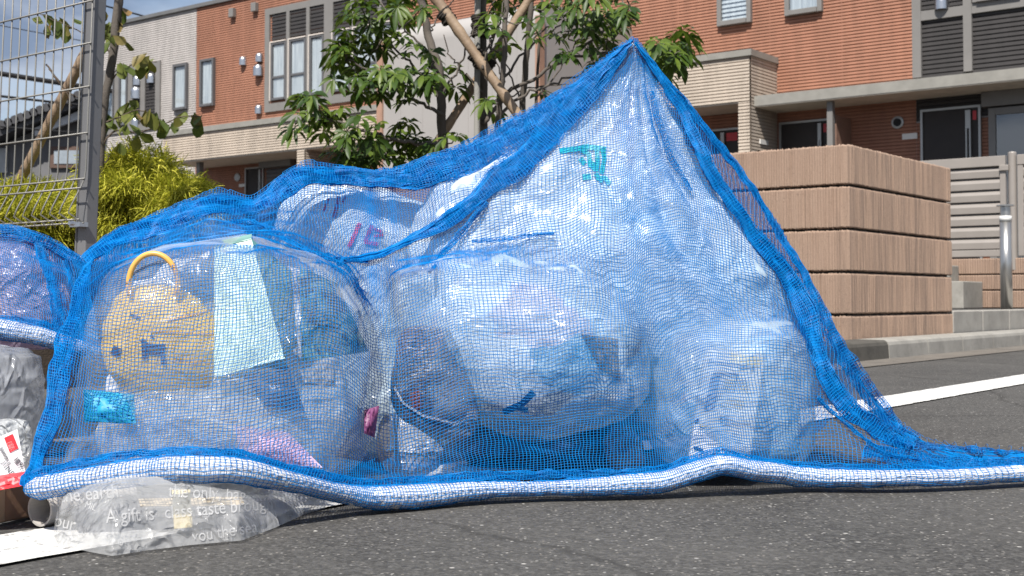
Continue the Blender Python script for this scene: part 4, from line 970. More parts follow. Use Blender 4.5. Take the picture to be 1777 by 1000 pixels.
# ---- white bag with red lettering, behind on the left
redb, bv_red = add_bag('garbage_bag', 'white garbage bag with red lettering lying behind the bag of yellow and green packets', 'garbage bag', WHITEBAG,
    [(296, 560, 620), (318, 500, 700), (350, 470, 770), (400, 450, 830), (460, 455, 850), (540, 480, 850), (640, 500, 830), (760, 520, 800), (805, 560, 760)], 2.52, 0.36, 33, 'bags under the main net', amp=0.014)
decal_poly(stroke([(624, 388), (606, 428)], 7) + stroke([(645, 392), (634, 420), (655, 424)], 7) + stroke([(650, 398), (662, 402)], 5) + stroke([(650, 410), (664, 408)], 4) + stroke([(588, 342), (580, 376)], 6) + stroke([(570, 346), (562, 366)], 4) + stroke([(600, 340), (594, 352)], 4) + stroke([(572, 318), (598, 310)], 6) + stroke([(640, 440), (632, 446)], 5), bv_red, PRINTR, redb, 'printed_letter', 0.004)
# ---- middle white bag
midb, bv_mid = add_bag('garbage_bag', 'white garbage bag with a torn dark corner in the middle of the net', 'garbage bag', HAZEBAG,
    [(430, 760, 980), (480, 690, 1080), (560, 668, 1128), (640, 684, 1140), (690, 708, 1134), (725, 750, 1114), (755, 810, 1070), (776, 880, 1000)], 2.26, 0.62, 45, 'bags under the main net', amp=0.017, freqs=(8, 17, 36, 80))
decal_poly([[(1008, 580), (1072, 588), (1076, 664), (1040, 640)]], bv_mid, DARKBAG, midb, 'torn_corner', 0.004, 8)
decal_poly(stroke([(875, 715), (905, 702), (925, 682)], 12) + stroke([(890, 706), (915, 712)], 9), bv_mid, simple('print_blue', (0.03, 0.20, 0.42), 0.5), midb, 'blue_print', 0.004)
mib = add_bag('plastic_bag', 'crumpled white plastic bag packed inside the middle garbage bag', 'plastic bag', LITTER,
    [(470, 800, 960), (540, 720, 1080), (640, 720, 1105), (700, 770, 1090), (748, 850, 1030)], 2.27, 0.58, 46, amp=0.018)
tin = add_bag('plastic_bag', 'pale crumpled packaging stuffed inside the largest white garbage bag', 'plastic bag', LITTER, [(190, 1040, 1140), (260, 960, 1190), (330, 860, 1230), (430, 780, 1330), (540, 780, 1390), (640, 860, 1390), (740, 1000, 1370)], 2.47, 0.46, 47, amp=0.02)
# ---- right bag holding a printed carton
rgtb, bv_rgt = add_bag('garbage_bag', 'cloudy garbage bag at the right end holding a printed paper sack', 'garbage bag', bag_mat('cloudy_bag_film_right', (0.74, 0.84, 0.90), 0.54, 0.16, 0.13, 0.5, 8, 0.35, (0.56, 0.73, 0.86)),  # film tint again carries the blue light under the net
    [(540, 1230, 1370), (580, 1150, 1404), (640, 1128, 1416), (720, 1120, 1419), (770, 1128, 1416), (805, 1150, 1398), (826, 1195, 1350)], 2.31, 0.88, 57, 'bags under the main net', amp=0.008, freqs=(7, 15, 32, 70))
rin = add_bag('plastic_bag', 'pale crumpled plastic bag packed behind the printed paper sack', 'plastic bag', LITTER, [(570, 1220, 1380), (630, 1150, 1404), (720, 1142, 1410), (790, 1160, 1400), (818, 1210, 1355)], 2.36, 0.55, 58, amp=0.014)
# the paper sack inside: leaning box with its own print
sk = thing('paper_sack', 'pale paper sack with navy and straw coloured print inside the right garbage bag', 'paper sack', pix(1260, 800, 2.22) * np.array([1, 1, 0]))
def slab(corners, d, th, tilt=0.0):
    m = MB(); n = 8; P = [pix(x, y, d + tilt * (800 - y) / 200) for x, y in corners]
    back = [p + np.array([0.01, th, 0]) for p in P]; m.hexa([P[0], P[1], back[1], back[0], P[3], P[2], back[2], back[3]]); return m
PAPER = simple('paper_pale', (0.62, 0.61, 0.58), 0.7, var=0.08, bump=0.2)
cs = [(1192, 812), (1300, 812), (1328, 618), (1226, 606)]
m = slab(cs, 2.188, 0.09, 0.03); so = m.build('sack_body', PAPER, sk, bevel=0.004)
sv = BVHTree.FromPolygons(m.v, [f for f in m.f])
decal_poly([[(1268, 612), (1324, 622), (1318, 636), (1266, 628)]] + stroke([(1222, 618), (1200, 730)], 3) + stroke([(1198, 742), (1190, 800)], 3) + stroke([(1214, 738), (1246, 746)], 3), sv, PRINTY, sk, 'straw_print', 0.003)
decal_poly([[(1234, 652), (1250, 650), (1240, 712), (1222, 712)]] + stroke([(1230, 626), (1310, 640)], 4) + stroke([(1238, 648), (1280, 650), (1272, 680)], 3) + stroke([(1212, 728), (1204, 732)], 3) + stroke([(1204, 776), (1220, 781)], 4), sv, PRINTB, sk, 'navy_print', 0.003)
for s_, x, y, z_, c_ in (('新米', 1253, 676, 24, PRINTY), ('国産', 1248, 706, 22, PRINTY), ('袋', 1246, 734, 18, PRINTB), ('10', 1226, 636, 14, PRINTB), ('の', 1278, 672, 20, PRINTB)):
    decal_text(s_, x, y, z_, 8, sv, c_, sk, off=0.0035, name='lettering')
# ---- smoky dark bag and grey pouch in front of the gap
wdg = add_bag('garbage_bag', 'clear hazy bag with pleated sides wrapped round the smoky dark bag', 'garbage bag', bag_mat('hazy_clear_film', (0.66, 0.70, 0.74), 0.22, 0.20, 0.10, 0.8, 10, 0.4),
    [(452, 680, 770), (520, 668, 806), (600, 668, 834), (700, 672, 842), (770, 684, 828), (806, 715, 800)], 2.17, 0.62, 62, 'bags under the main net', amp=0.016)
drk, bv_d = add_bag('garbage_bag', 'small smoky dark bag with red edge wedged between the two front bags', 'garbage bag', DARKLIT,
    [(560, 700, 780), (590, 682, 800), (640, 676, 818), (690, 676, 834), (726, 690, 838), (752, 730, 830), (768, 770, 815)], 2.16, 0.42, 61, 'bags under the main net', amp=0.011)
decal_poly(stroke([(806, 640), (820, 670), (826, 710), (806, 738)], 13), bv_d, simple('red_wrapper', (0.30, 0.03, 0.03), 0.35), drk, 'red_edge', 0.003)
decal_poly(stroke([(684, 672), (700, 700), (735, 722), (780, 733), (812, 732)], 4), bv_d, simple('film_edge', (0.45, 0.45, 0.46), 0.3), drk, 'folded_hem', 0.004)
gry = add_bag('garbage_bag', 'small round grey bag on the ground under the smoky dark bag', 'garbage bag', bag_mat('pale_grey_film', (0.52, 0.52, 0.53), 0.9, 0.08, 0.22, 0.6, 12, 0.3, (0.36, 0.37, 0.40)),
    [(712, 668, 720), (735, 648, 760), (780, 642, 778), (815, 660, 765), (832, 690, 730)], 2.17, 0.55, 66, 'bags under the main net', amp=0.010)
gr2 = add_bag('garbage_bag', 'low bag coloured dark to stand for the shade below the middle bag', 'garbage bag', DARKLIT2, [(690, 790, 1080), (740, 770, 1120), (790, 770, 1130), (826, 820, 1110)], 2.46, 0.4, 68, 'bags under the main net', amp=0.010)  # bag added dark: its colour stands in for shade in the gap
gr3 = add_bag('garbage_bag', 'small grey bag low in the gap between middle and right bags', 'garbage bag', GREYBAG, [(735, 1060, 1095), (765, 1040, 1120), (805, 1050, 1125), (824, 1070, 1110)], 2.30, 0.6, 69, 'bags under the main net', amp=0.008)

# ---- left clear bag with its colourful contents
leftb, bv_left = add_bag('garbage_bag', 'clear printed garbage bag at the left showing yellow, green and teal packets', 'garbage bag', CLEARBAG,
    [(402, 380, 470), (425, 250, 545), (465, 190, 610), (540, 155, 655), (640, 140, 672), (735, 122, 666), (800, 104, 640), (852, 100, 590), (882, 160, 520)], 2.10, 0.72, 71, 'bags under the main net', amp=0.012, tmax=0.225, expo=2.8)
for s_, x, y, z_, r_ in (('every', 430, 720, 30, 14), ('our', 330, 707, 30, 2), ('y', 262, 690, 26, 5), ('A', 365, 668, 26, 6), ('of', 300, 690, 24, 4), ('earth', 200, 770, 26, 4), ('gift is', 240, 735, 24, 2)):
    decal_text(s_, x, y, z_, r_, bv_left, PRINTW, leftb)
lin = add_bag('plastic_bag', 'crumpled pale grey plastic bag filling the back of the clear left bag', 'plastic bag', bag_mat('inner_grey_film', (0.78, 0.78, 0.80), 0.95, 0.05, 0.3, 0.7, 9, 0.2, (0.66, 0.71, 0.77)),
    [(425, 290, 520), (470, 215, 590), (560, 180, 635), (660, 165, 645), (760, 150, 630), (820, 150, 600), (858, 200, 540)], 2.27, 0.52, 75, amp=0.03, tmax=0.15)
mlk = add_bag('plastic_bag', 'milky film bunched in the bottom of the clear left bag', 'plastic bag', bag_mat('milky_film', (0.82, 0.86, 0.89), 0.50, 0.25, 0.14, 0.6, 9, 0.4),
    [(640, 260, 480), (668, 190, 610), (720, 165, 640), (780, 150, 625), (830, 160, 585), (860, 220, 500)], 2.05, 0.5, 77, amp=0.014, tmax=0.125)
# yellow pouch with ring handle
YEL = bag_mat('yellow_plastic', (0.88, 0.62, 0.17), 0.99, 0.01, 0.35, 0.15, 8, 0.1, (0.84, 0.54, 0.10)); ORANGE = simple('orange_plastic', (0.70, 0.38, 0.09), 0.35)
yo, bv_y = add_bag('toy_bucket', 'round yellow plastic bucket with an orange ring handle and navy marks inside the left bag', 'bucket', YEL, [(490, 225, 305), (515, 195, 350), (560, 175, 388), (605, 170, 402), (645, 180, 396), (675, 205, 368), (700, 250, 318)], 2.02, 0.55, 81, amp=0.005, tmax=0.085)
m = MB(); hc = [pix(266 + 43 * math.cos(q), 495 - 55 * math.sin(q), 1.985) for q in np.linspace(-0.35, math.pi + 0.35, 30)]; m.tube(hc, 0.0044, 10); m.build('handle', ORANGE, yo, smooth=True)
decal_poly(stroke([(246, 590), (256, 600), (286, 602)], 8) + stroke([(250, 600), (252, 622)], 10) + stroke([(280, 598), (284, 632)], 8) + stroke([(258, 612), (278, 613)], 7) + stroke([(196, 608), (206, 612)], 16) + stroke([(172, 612), (182, 616)], 8) + stroke([(226, 546), (242, 552)], 5) + stroke([(262, 582), (266, 586)], 5), bv_y, simple('navy_ink', (0.015, 0.018, 0.10), 0.5), yo, 'navy_marks', 0.003)
m = MB()
for yy in (545, 562, 580, 637, 652): m.poly([]) if False else None
decal_poly(stroke([(290, 556), (360, 540)], 3) + stroke([(260, 575), (380, 580)], 2) + stroke([(240, 640), (380, 656)], 3) + stroke([(300, 626), (385, 632)], 3), bv_y, ORANGE, yo, 'moulded_rib', 0.003)
# pale green carton
GRN = simple('pale_green_card', (0.60, 0.78, 0.66), 0.5, var=0.1, vscale=14, bump=0.15, bscale=40); GRND = simple('deep_green_card', (0.16, 0.32, 0.29), 0.5, var=0.3, vscale=12)
go = thing('milk_carton', 'crushed pale green carton standing upright inside the left bag', 'carton', pix(430, 640, 1.99))
def facet(pts, nsub=7, amp=0.003, seed=1):
    rng = np.random.default_rng(seed); P = [pix(*p) for p in pts]; g = []
    for i in range(nsub + 1):
        a = P[0] + (P[3] - P[0]) * i / nsub; c = P[1] + (P[2] - P[1]) * i / nsub
        g.append([a + (c - a) * k / nsub + (rng.normal(0, amp, 3) * np.array([.4, 1, .4]) if 0 < i < nsub and 0 < k < nsub else 0) for k in range(nsub + 1)])
    return g
m = MB(); m.grid(facet([(372, 430, 2.05), (436, 414, 2.05), (494, 622, 1.935), (372, 655, 1.95)], seed=2)); m.grid(facet([(372, 655, 1.95), (494, 622, 1.935), (500, 640, 2.05), (385, 662, 2.07)], seed=3)); m.grid(facet([(372, 430, 2.05), (372, 655, 1.95), (376, 640, 2.10), (374, 440, 2.12)], seed=5)); m.build('front_panel', GRN, go)
m = MB(); m.grid(facet([(436, 414, 2.05), (506, 470, 2.10), (516, 600, 2.08), (494, 622, 1.935)], seed=4)); m.build('side_panel', simple('teal_green_card', (0.10, 0.26, 0.25), 0.45, var=0.2, vscale=14), go)
m = MB(); m.grid(facet([(370, 420, 2.085), (437, 406, 2.085), (436, 415, 2.048), (372, 431, 2.048)], 5)); m.build('folded_top', GRND, go)
def packet(name, label, cat, pts, mat, th=0.02, seed=3, amp=0.0018, bulge=0.012):
    g = facet(pts, 12, amp, seed); n = len(g) - 1
    for i in range(n + 1):
        for k in range(n + 1): g[i][k] = g[i][k] + np.array([0, -bulge * math.sin(math.pi * i / n) * math.sin(math.pi * k / n), 0])
    b_ = [[p + np.array([0, th * math.sin(math.pi * i / n) ** .5 * math.sin(math.pi * k / n) ** .5 + 0.001, 0]) for k, p in enumerate(r_)] for i, r_ in enumerate(g)]
    m = MB(); m.grid(g); m.grid(b_); return tag(m.build(name, mat, smooth=True), label, cat)
packet('packet', 'bright teal plastic packet low in the left clear bag', 'packet', [(145, 676, 1.95), (232, 684, 1.95), (236, 736, 1.93), (146, 732, 1.93)], bag_mat('teal_film', (0.01, 0.36, 0.55), 0.98, 0.02, 0.5, 0.1, 10, 0.2))
packet('packet', 'pink printed wrapper at the bottom of the left clear bag', 'packet', [(405, 738, 1.95), (500, 750, 1.95), (560, 812, 1.93), (420, 800, 1.93)], bag_mat('pink_film', (0.60, 0.38, 0.52), 0.85, 0.12, 0.5, 0.12, 9, 0.2, (0.58, 0.56, 0.68)))
packet('packet', 'dark navy packet below the pale green carton in the left bag', 'packet', [(420, 650, 1.98), (500, 636, 1.98), (530, 716, 1.96), (462, 706, 1.96)], simple('navy_film', (0.015, 0.06, 0.17), 0.3, var=0.4, vscale=20))
packet('packet', 'dark green tray leaning at the right side of the left bag', 'packet', [(520, 462, 2.09), (585, 492, 2.10), (640, 610, 2.07), (524, 628, 2.05)], simple('dark_green_film', (0.05, 0.17, 0.20), 0.55, var=0.7, vscale=16, bump=0.15, bscale=12), seed=8, amp=0.012)
packet('packet', 'magenta corner of a wrapper at the right edge of the left bag', 'packet', [(632, 712, 2.02), (658, 704, 2.03), (650, 760, 2.02), (632, 752, 2.0)], simple('magenta_film', (0.16, 0.04, 0.12), 0.5, var=0.3))
packet('packet', 'blue grey wrapper high in the left bag beside the ring handle', 'packet', [(300, 470, 2.03), (372, 430, 2.05), (378, 520, 2.03), (322, 530, 2.02)], simple('slate_film', (0.10, 0.13, 0.20), 0.3, var=0.5, vscale=20))

# ---- the printed tail of the left bag that sticks out below the hem
FD = 711.04
def gd(px, py): return float(ground(px, py)[1])
front = [(92, 930), (100, 945), (150, 957), (195, 965), (250, 956), (330, 946), (420, 938), (480, 915), (530, 892), (565, 882)]
topl = [(90, 846), (110, 838), (160, 832), (210, 830), (260, 830), (340, 832), (420, 840), (480, 856), (530, 868), (570, 876)]
G = []; n = 26
fs = np.linspace(0, len(front) - 1, 120); fx = np.interp(fs, range(len(front)), [p[0] for p in front]); fy = np.interp(fs, range(len(front)), [p[1] for p in front])
tx = np.interp(fs, range(len(topl)), [p[0] for p in topl]); ty = np.interp(fs, range(len(topl)), [p[1] for p in topl])
rowsP = []
for i in range(n):
    t = i / (n - 1); row = []
    for k in range(120):
        g0 = ground(fx[k], fy[k], 0.004); g1 = pix(tx[k], ty[k], min(g0[1] + 0.13, 1.93)); p = g0 + (g1 - g0) * t
        bul = math.sin(math.pi * t ** 0.8) * 0.036 * math.sin(math.pi * (k + 4) / 127) ** .5
        p = p + np.array([0, -bul * .3, bul]); row.append(p)
    rowsP.append(row)
VV = np.array(rowsP).reshape(-1, 3); i_ = np.arange((n - 1) * 120).reshape(n - 1, 120)[:, :-1]; QQ = np.stack([i_, i_ + 1, i_ + 121, i_ + 120], -1).reshape(-1, 4)
nn = normals_of(VV, QQ); nn *= np.sign(-(nn[:, 1:2])) ; hh = crumple(VV, 91, (8, 17, 38), (1, .5, .2), .7); VV = VV + nn * (hh * 0.005 * np.sin(np.pi * np.repeat(np.linspace(0.02, .98, n), 120)))[:, None]
VV[:, 2] = np.maximum(VV[:, 2], 0.003)
V2 = VV + np.array([0.0, 0.006, -0.002]); V2[:, 2] = np.maximum(V2[:, 2] , 0.0025)
bv_flap = BVHTree.FromPolygons(VV.tolist(), QQ.tolist())
flap = link('bag_tail', np_mesh('bag_tail', VV, QQ, FLAPBAG, True), leftb)
for s_, x, y, z_, r_ in (('the earth.', 104, 872, 34, -5), ('the only, bag', 292, 862, 32, 3), ('A gift is', 184, 908, 34, -4), ('class taste brought', 286, 900, 32, -5), ('our', 92, 912, 32, 14), ('you the sea', 335, 941, 30, -9), ('MIL', 146, 880, 16, 20), ('of', 205, 948, 26, -15)):
    decal_text(s_, x, y, z_, r_, bv_flap, PRINTW, leftb, sx=0.82, off=0.002)
packet('packet', 'folded kraft paper strip seen through the printed bag end below the hem', 'packet', [(240, 866, 1.83), (420, 862, 1.85), (424, 876, 1.84), (244, 880, 1.82)], simple('kraft', (0.42, 0.33, 0.20), 0.7), th=.01, bulge=.003)
packet('packet', 'straw coloured label upright behind the printed bag end', 'packet', [(298, 850, 1.80), (330, 850, 1.80), (334, 915, 1.74), (302, 918, 1.74)], PRINTY, th=.006, bulge=.002)
packet('packet', 'dark flat tray lying inside the printed bag end below the hem', 'packet', [(110, 855, 1.86), (540, 868, 1.95), (430, 922, 1.78), (140, 930, 1.74)], simple('tray_grey', (0.10, 0.10, 0.11), 0.4), th=.02, bulge=.002)

# ---- bags and litter at the far left, outside the main net
pinkb, bv_p = add_bag('garbage_bag', 'pinkish garbage bag under the second blue net at the left edge', 'garbage bag', PINKBAG,
    [(398, -60, 70), (420, -160, 110), (470, -230, 132), (540, -260, 140), (590, -250, 130), (625, -210, 100)], 2.52, 0.5, 101, 'bags under the left net', amp=0.012)
decal_poly(stroke([(-5, 400), (12, 404)], 10) + stroke([(44, 416), (52, 420), (60, 428)], 9) + stroke([(66, 416), (82, 426)], 8), bv_p, PRINTR, pinkb, 'red_print', 0.004)
grl, bv_gl = add_bag('garbage_bag', 'glossy dark grey translucent bag below the second net hem at the left edge', 'garbage bag', bag_mat('glossy_grey_film', (0.52, 0.54, 0.58), 0.62, 0.25, 0.06, 0.8, 9, 0.3, (0.34, 0.36, 0.40)),
    [(585, -100, 50), (610, -200, 80), (660, -240, 88), (720, -240, 84), (780, -220, 76), (836, -180, 60)], 2.12, 0.6, 104, 'bags under the left net', amp=0.012)
clr, bv_c = add_bag('plastic_bag', 'small clear bag with a red and black printed label beside the hem end', 'plastic bag', bag_mat('clear_small_film', (0.80, 0.82, 0.83), 0.55, 0.18, 0.16, 0.8, 20, 0.3),
    [(722, -10, 48), (745, -60, 62), (790, -80, 64), (825, -80, 55), (846, -60, 45)], 1.90, 0.42, 107, amp=0.008)
lab = thing('product_label', 'white product label with red boxes inside the small clear bag', 'label', pix(15, 810, 1.80))
lm = MB(); lm.hexa([pix(-60, 838, 1.825), pix(46, 830, 1.825), pix(46, 830, 1.835), pix(-60, 838, 1.835), pix(-40, 775, 1.835), pix(30, 745, 1.835), pix(30, 745, 1.845), pix(-40, 775, 1.845)]); lm.v = lm.v
lo_ = lm.build('card', simple('label_white', (0.70, 0.73, 0.76), 0.5, var=0.04), lab); lbv = BVHTree.FromPolygons(lm.v, lm.f)
decal_poly([[(7, 760), (22, 753), (32, 778), (17, 786)], [(32, 784), (40, 779), (43, 791), (35, 794)]], lbv, PRINTRED, lab, 'red_box', .002)
for s_, x, y, z_, r_, c_ in (('国', 10, 769, 13, 65, PRINTW), ('法附', 15, 773, 11, 65, PRINTW), ('豚バラ', -2, 778, 8, 62, BLACKINK), ('原材料名', 2, 784, 7, 62, BLACKINK), ('川NF5', 0, 804, 13, 50, BLACKINK), ('種別', 22, 798, 12, 50, BLACKINK), ('ケ', 32, 812, 16, 15, BLACKINK)):
    decal_text(s_, x, y, z_, r_, lbv, c_, lab, off=.003, name='lettering')
packet('packet', 'red and white wrapper lying on the cardboard box by the hem end', 'packet', [(-40, 832, 1.80), (44, 818, 1.82), (46, 842, 1.77), (-40, 858, 1.75)], PRINTRED, th=.01)
bvw = BVHTree.FromPolygons([tuple(v.co) for v in D.objects['packet.009'].data.vertices] if 'packet.009' in D.objects else [(0, 0, 0), (0, 0, 1), (0, 1, 0)], [tuple(p.vertices) for p in D.objects['packet.009'].data.polygons] if 'packet.009' in D.objects else [(0, 1, 2)])
if 'packet.009' in D.objects:
    decal_poly(stroke([(14, 834), (24, 830), (22, 840), (32, 836)], 4) + stroke([(32, 830), (42, 827)], 4) + stroke([(-4, 842), (8, 838)], 5), bvw, PRINTW, D.objects['packet.009'], 'white_print', .003)
CARD = simple('cardboard_brown', (0.30, 0.17, 0.10), 0.75, var=0.15, vscale=20, bump=.2)
bx = thing('cardboard_box', 'small brown cardboard box wrapped in clear film on the white line', 'box', ground(10, 915))
g0, g1 = ground(-60, 926), ground(52, 903); up = np.array([0, 0, pix(10, 848, g0[1])[2]]); bk_ = unit(np.array([0.25, 1, 0])) * .14
m = MB(); m.hexa([g0 + [0, 0, .004], g1 + [0, 0, .004], g1 + bk_ + [0, 0, .004], g0 + bk_ + [0, 0, .004], g0 + up, g1 + up, g1 + bk_ + up, g0 + bk_ + up]); m.build('carton_body', CARD, bx, bevel=.003)
gm = ground(8, 912); m = MB(); ex = unit(g1 - g0); m.hexa([g0 + ex * .0 + [0, -.0015, .006], gm + [0, -.0015, .006], gm + [0, .0, .006], g0 + [0, 0, .006], g0 + up + [0, -.0015, -.003], gm + up + [0, -.0015, -.003], gm + up + [0, 0, -.003], g0 + up + [0, 0, -.003]]); m.build('pale_side', simple('kraft_pale', (0.46, 0.31, 0.19), 0.7), bx)
tb = thing('paper_tube', 'short grey paper tube lying at the end of the blue net hem', 'tube', ground(72, 912)); c = pix(69, 882, 1.795); ax = unit(np.array([0.55, 1, 0.0])); m = MB(); rT = .024
u_ = unit(np.cross(ax, [0, 0, 1])); w_ = np.cross(u_, ax); c[2] = rT + .004
rg = lambda r_, q, h: c + ax * h + u_ * r_ * math.cos(q) + w_ * r_ * math.sin(q)
m.grid([[rg(r_, q, h) for q in np.linspace(0, 2 * math.pi, 33)] for r_, h in ((rT - .003, .16), (rT - .003, 0), (rT, 0), (rT, .16))]); m.build('tube_wall', simple('tube_card', (0.46, 0.43, 0.40), 0.7), tb, smooth=False)
# ================================================================== BLUE NETS
def m_net():
    b = NB('blue_net_thread'); col = b.ramp(b.noise(35, 4), [(0.3, (0.0, 0.200, 0.56)), (0.7, (0.0, 0.290, 0.74))])
    return b.done(b.mixsh(0.28, b.bsdf(col, 0.38, 0, None, 0.35), b.translu((0.0, 0.28, 0.88))))
NETM = m_net()
def m_rope():
    b = NB('white_rope'); col = b.ramp(b.noise(90, 4, 0.7), [(0.3, (0.50, 0.51, 0.53)), (0.7, (0.76, 0.76, 0.76))])
    return b.done(b.bsdf(col, 0.75, 0, b.bump(b.noise(400, 3), 0.5, 0.002)))
ROPEW = m_rope()
THR = 0.00054; PITCH_N = 0.0054
class Threads:
    def __init__(s): s.V = []; s.Q = []; s.n = 0
    def lines(s, P, N, rad=THR, k=3):
        """P (L, n, 3): L polylines of n nodes; N normals; a k-sided thread round each"""
        T = np.gradient(P, axis=1); T /= np.linalg.norm(T, axis=2, keepdims=True) + 1e-12
        B = np.cross(T, N); B /= np.linalg.norm(B, axis=2, keepdims=True) + 1e-12; N2 = np.cross(B, T)
        V = np.stack([P + rad * (math.cos(2 * math.pi * q / k + .5) * N2 + math.sin(2 * math.pi * q / k + .5) * B) for q in range(k)], 2)
        L, n = P.shape[:2]; idx = np.arange(L * n * k).reshape(L, n, k); q2 = np.roll(idx, -1, 2)
        s.Q.append((np.stack([idx[:, :-1], q2[:, :-1], q2[:, 1:], idx[:, 1:]], -1).reshape(-1, 4) + s.n)); s.V.append(V.reshape(-1, 3)); s.n += L * n * k
    def sheet(s, P, rad=THR, rows=True, cols=True):
        du = np.gradient(P, axis=0); dv = np.gradient(P, axis=1); N = np.cross(du, dv); N /= np.linalg.norm(N, axis=2, keepdims=True) + 1e-12
        if rows: s.lines(P, N, rad)
        if cols: s.lines(P.transpose(1, 0, 2), N.transpose(1, 0, 2), rad)
    def build(s, name, parent): return link(name, np_mesh(name, np.concatenate(s.V), np.concatenate(s.Q), NETM, True), parent)
def interp_pts(pts, x):
    pts = np.array(pts, float); t = np.arange(len(pts)); return np.stack([np.interp(x, t, pts[:, k]) for k in range(pts.shape[1])], -1)
def up1(A, n, axis):
    m = A.shape[axis]; x = np.linspace(0, m - 1, n); i = np.clip(x.astype(int), 0, m - 2); f = (x - i)
    sh = [1] * A.ndim; sh[axis] = n; f = f.reshape(sh)
    g = lambda k: np.take(A, np.clip(i + k, 0, m - 1), axis)
    p0, p1, p2, p3 = g(-1), g(0), g(1), g(2)
    return p1 + 0.5 * f * (p2 - p0 + f * (2 * p0 - 5 * p1 + 4 * p2 - p3 + f * (3 * (p1 - p2) + p3 - p0)))
def wob(P, seed, freqs, amps, dirs=2):
    rng = np.random.default_rng(seed); h = np.zeros(P.shape[:-1])
    for f, a in zip(freqs, amps):
        for _ in range(dirs):
            d = unit(rng.normal(0, 1, 3)); q = unit(rng.normal(0, 1, 3)); h += a / dirs * np.sin(f * (P @ d) + rng.uniform(0, 6.28) + 1.1 * np.sin(.5 * f * (P @ q) + rng.uniform(0, 6.28)))
    return h
def bsm(a, k):
    for _ in range(k):
        p = np.pad(a, 1, mode='edge'); a = (p[:-2, 1:-1] + p[2:, 1:-1] + p[1:-1, :-2] + p[1:-1, 2:] + 2 * a) / 6
    return a
def make_net(label, loc, hem, ridge, n_v, n_f, n_b, bvhs, strips, seed, gprof, rope_r=(0.0178, 0.0170, 0.0152), folds=None, group=None, hemband=True, back=0.5, cut=1.0):
    o = thing('garbage_net', label, 'net', loc, group)
    NS, NT = 110, 56; xs_ = np.linspace(0, len(hem) - 1, NS); H = interp_pts(hem, xs_); Rg = interp_pts(ridge, xs_)
    for k in range(3): H[:, k] = smooth1(H[:, k], 3); Rg[:, k] = smooth1(Rg[:, k], 1)
    t = np.linspace(0, 1, NT)[None, :]; PX = H[:, :1] + (Rg[:, :1] - H[:, :1]) * t; PY = H[:, 1:2] + (Rg[:, 1:2] - H[:, 1:2]) * t
    g = np.interp(t, *gprof); DP = H[:, 2:3] + (Rg[:, 2:3] - H[:, 2:3]) * g
    cap = np.full_like(DP, 99.0)
    for i in range(NS):
        for j in range(NT):
            r = ray(PX[i, j], PY[i, j]); rn = Vector(r).normalized()
            for b in bvhs:
                h = b.ray_cast(Vector(CAM), rn)
                if h[0] is not None: cap[i, j] = min(cap[i, j], h[0].y)
    w = np.clip(t / 0.06, 0, 1)
    D1 = DP.copy(); hug = np.minimum(DP, cap - 0.012)
    near = (cap < 90) & (cap > DP - 0.25)
    hug = np.where(near, np.minimum(cap - 0.012, DP + 0.05), DP)      # settle onto the bags where they are near
    D1 = DP * (1 - w) + hug * w; D1 = bsm(D1, 5)
    for _ in range(3):
        D1 = np.minimum(D1, np.where(cap < 90, cap - 0.006, 99)) * w + DP * (1 - w); D1 = bsm(D1, 1)
    F0 = pix(PX, PY, D1); F0[..., 2] = np.maximum(F0[..., 2], 0.006)
    # back sheet: over the crest and down to the ground behind
    rid = F0[:, -1]; bk = []
    crest = rid[:, None] * 1.0
    nb = 14; s = np.linspace(0, 1, nb)[None, :, None]
    foot = rid + np.array([0, back, 0]) ; foot = foot * np.array([1, 1, 0]) + np.array([0, 0, 0.008])
    foot[:, 1] = np.maximum(foot[:, 1], rid[:, 1] + 0.12)
    B0 = rid[:, None] + (foot - rid)[:, None] * s + np.array([0, 0, 1.0]) * (-(0.12 * rid[:, None, 2:3]) * np.sin(math.pi * s))
    B0[:, :, 2] = np.maximum(B0[:, :, 2], 0.006)
    F = up1(up1(F0, n_v, 0), 160, 1); Bk = up1(up1(B0, n_v, 0), 60, 1)[:, 1:]
    ib = int(n_v * cut); ext = Bk[:, -1:] + np.array([0, 1.6, 0])
    full = np.concatenate([F, Bk, ext], 1); fl = np.linalg.norm(np.diff(F, axis=1), axis=2).sum(1)
    Lm = float(fl.max()) + 0.32; J = int(Lm / PITCH_N); P = np.empty((n_v, J, 3)); nrow = np.full(n_v, J)
    for i in range(n_v):
        q = full[i]; ar = np.concatenate([[0], np.cumsum(np.linalg.norm(np.diff(q, axis=0), axis=1))]); ss = np.arange(J) * PITCH_N
        if i >= ib: nrow[i] = max(4, int((fl[i] + .02) / PITCH_N)); ss = np.minimum(ss, ar[-1])
        P[i] = np.stack([np.interp(ss, ar, q[:, k]) for k in range(3)], -1)
    P = np.stack([bsm(P[..., k], 1) for k in range(3)], -1)
    du = np.gradient(P, axis=0); dv = np.gradient(P, axis=1); N = np.cross(du, dv); N /= np.linalg.norm(N, axis=2, keepdims=True) + 1e-12
    N *= np.where(N[..., 1:2] > 0, -1, 1)
    rise = np.clip(np.arange(P.shape[1]) / 12, 0, 1)[None, :]
    h = wob(P, seed, (14, 31, 60), (0.0035, 0.0028, 0.0014)) 
    if folds is not None:
        ax_, ay_ = folds; qx, qy = topix(P); an = np.arctan2(qx - ax_, qy - ay_); rr_ = np.hypot(qx - ax_, qy - ay_)
        h = h + 0.0075 * np.clip(rr_ / 120, 0, 1) * np.clip(1.5 - rr_ / 700, 0.15, 1) * (np.abs(np.sin(an * 21 + 1.5 * np.sin(rr_ / 90))) - .6) * np.clip(np.sin(an * 5 + 1) + .6, 0, 1)
    h = np.maximum(h, -0.003)
    P = P + N * (h * rise)[..., None]
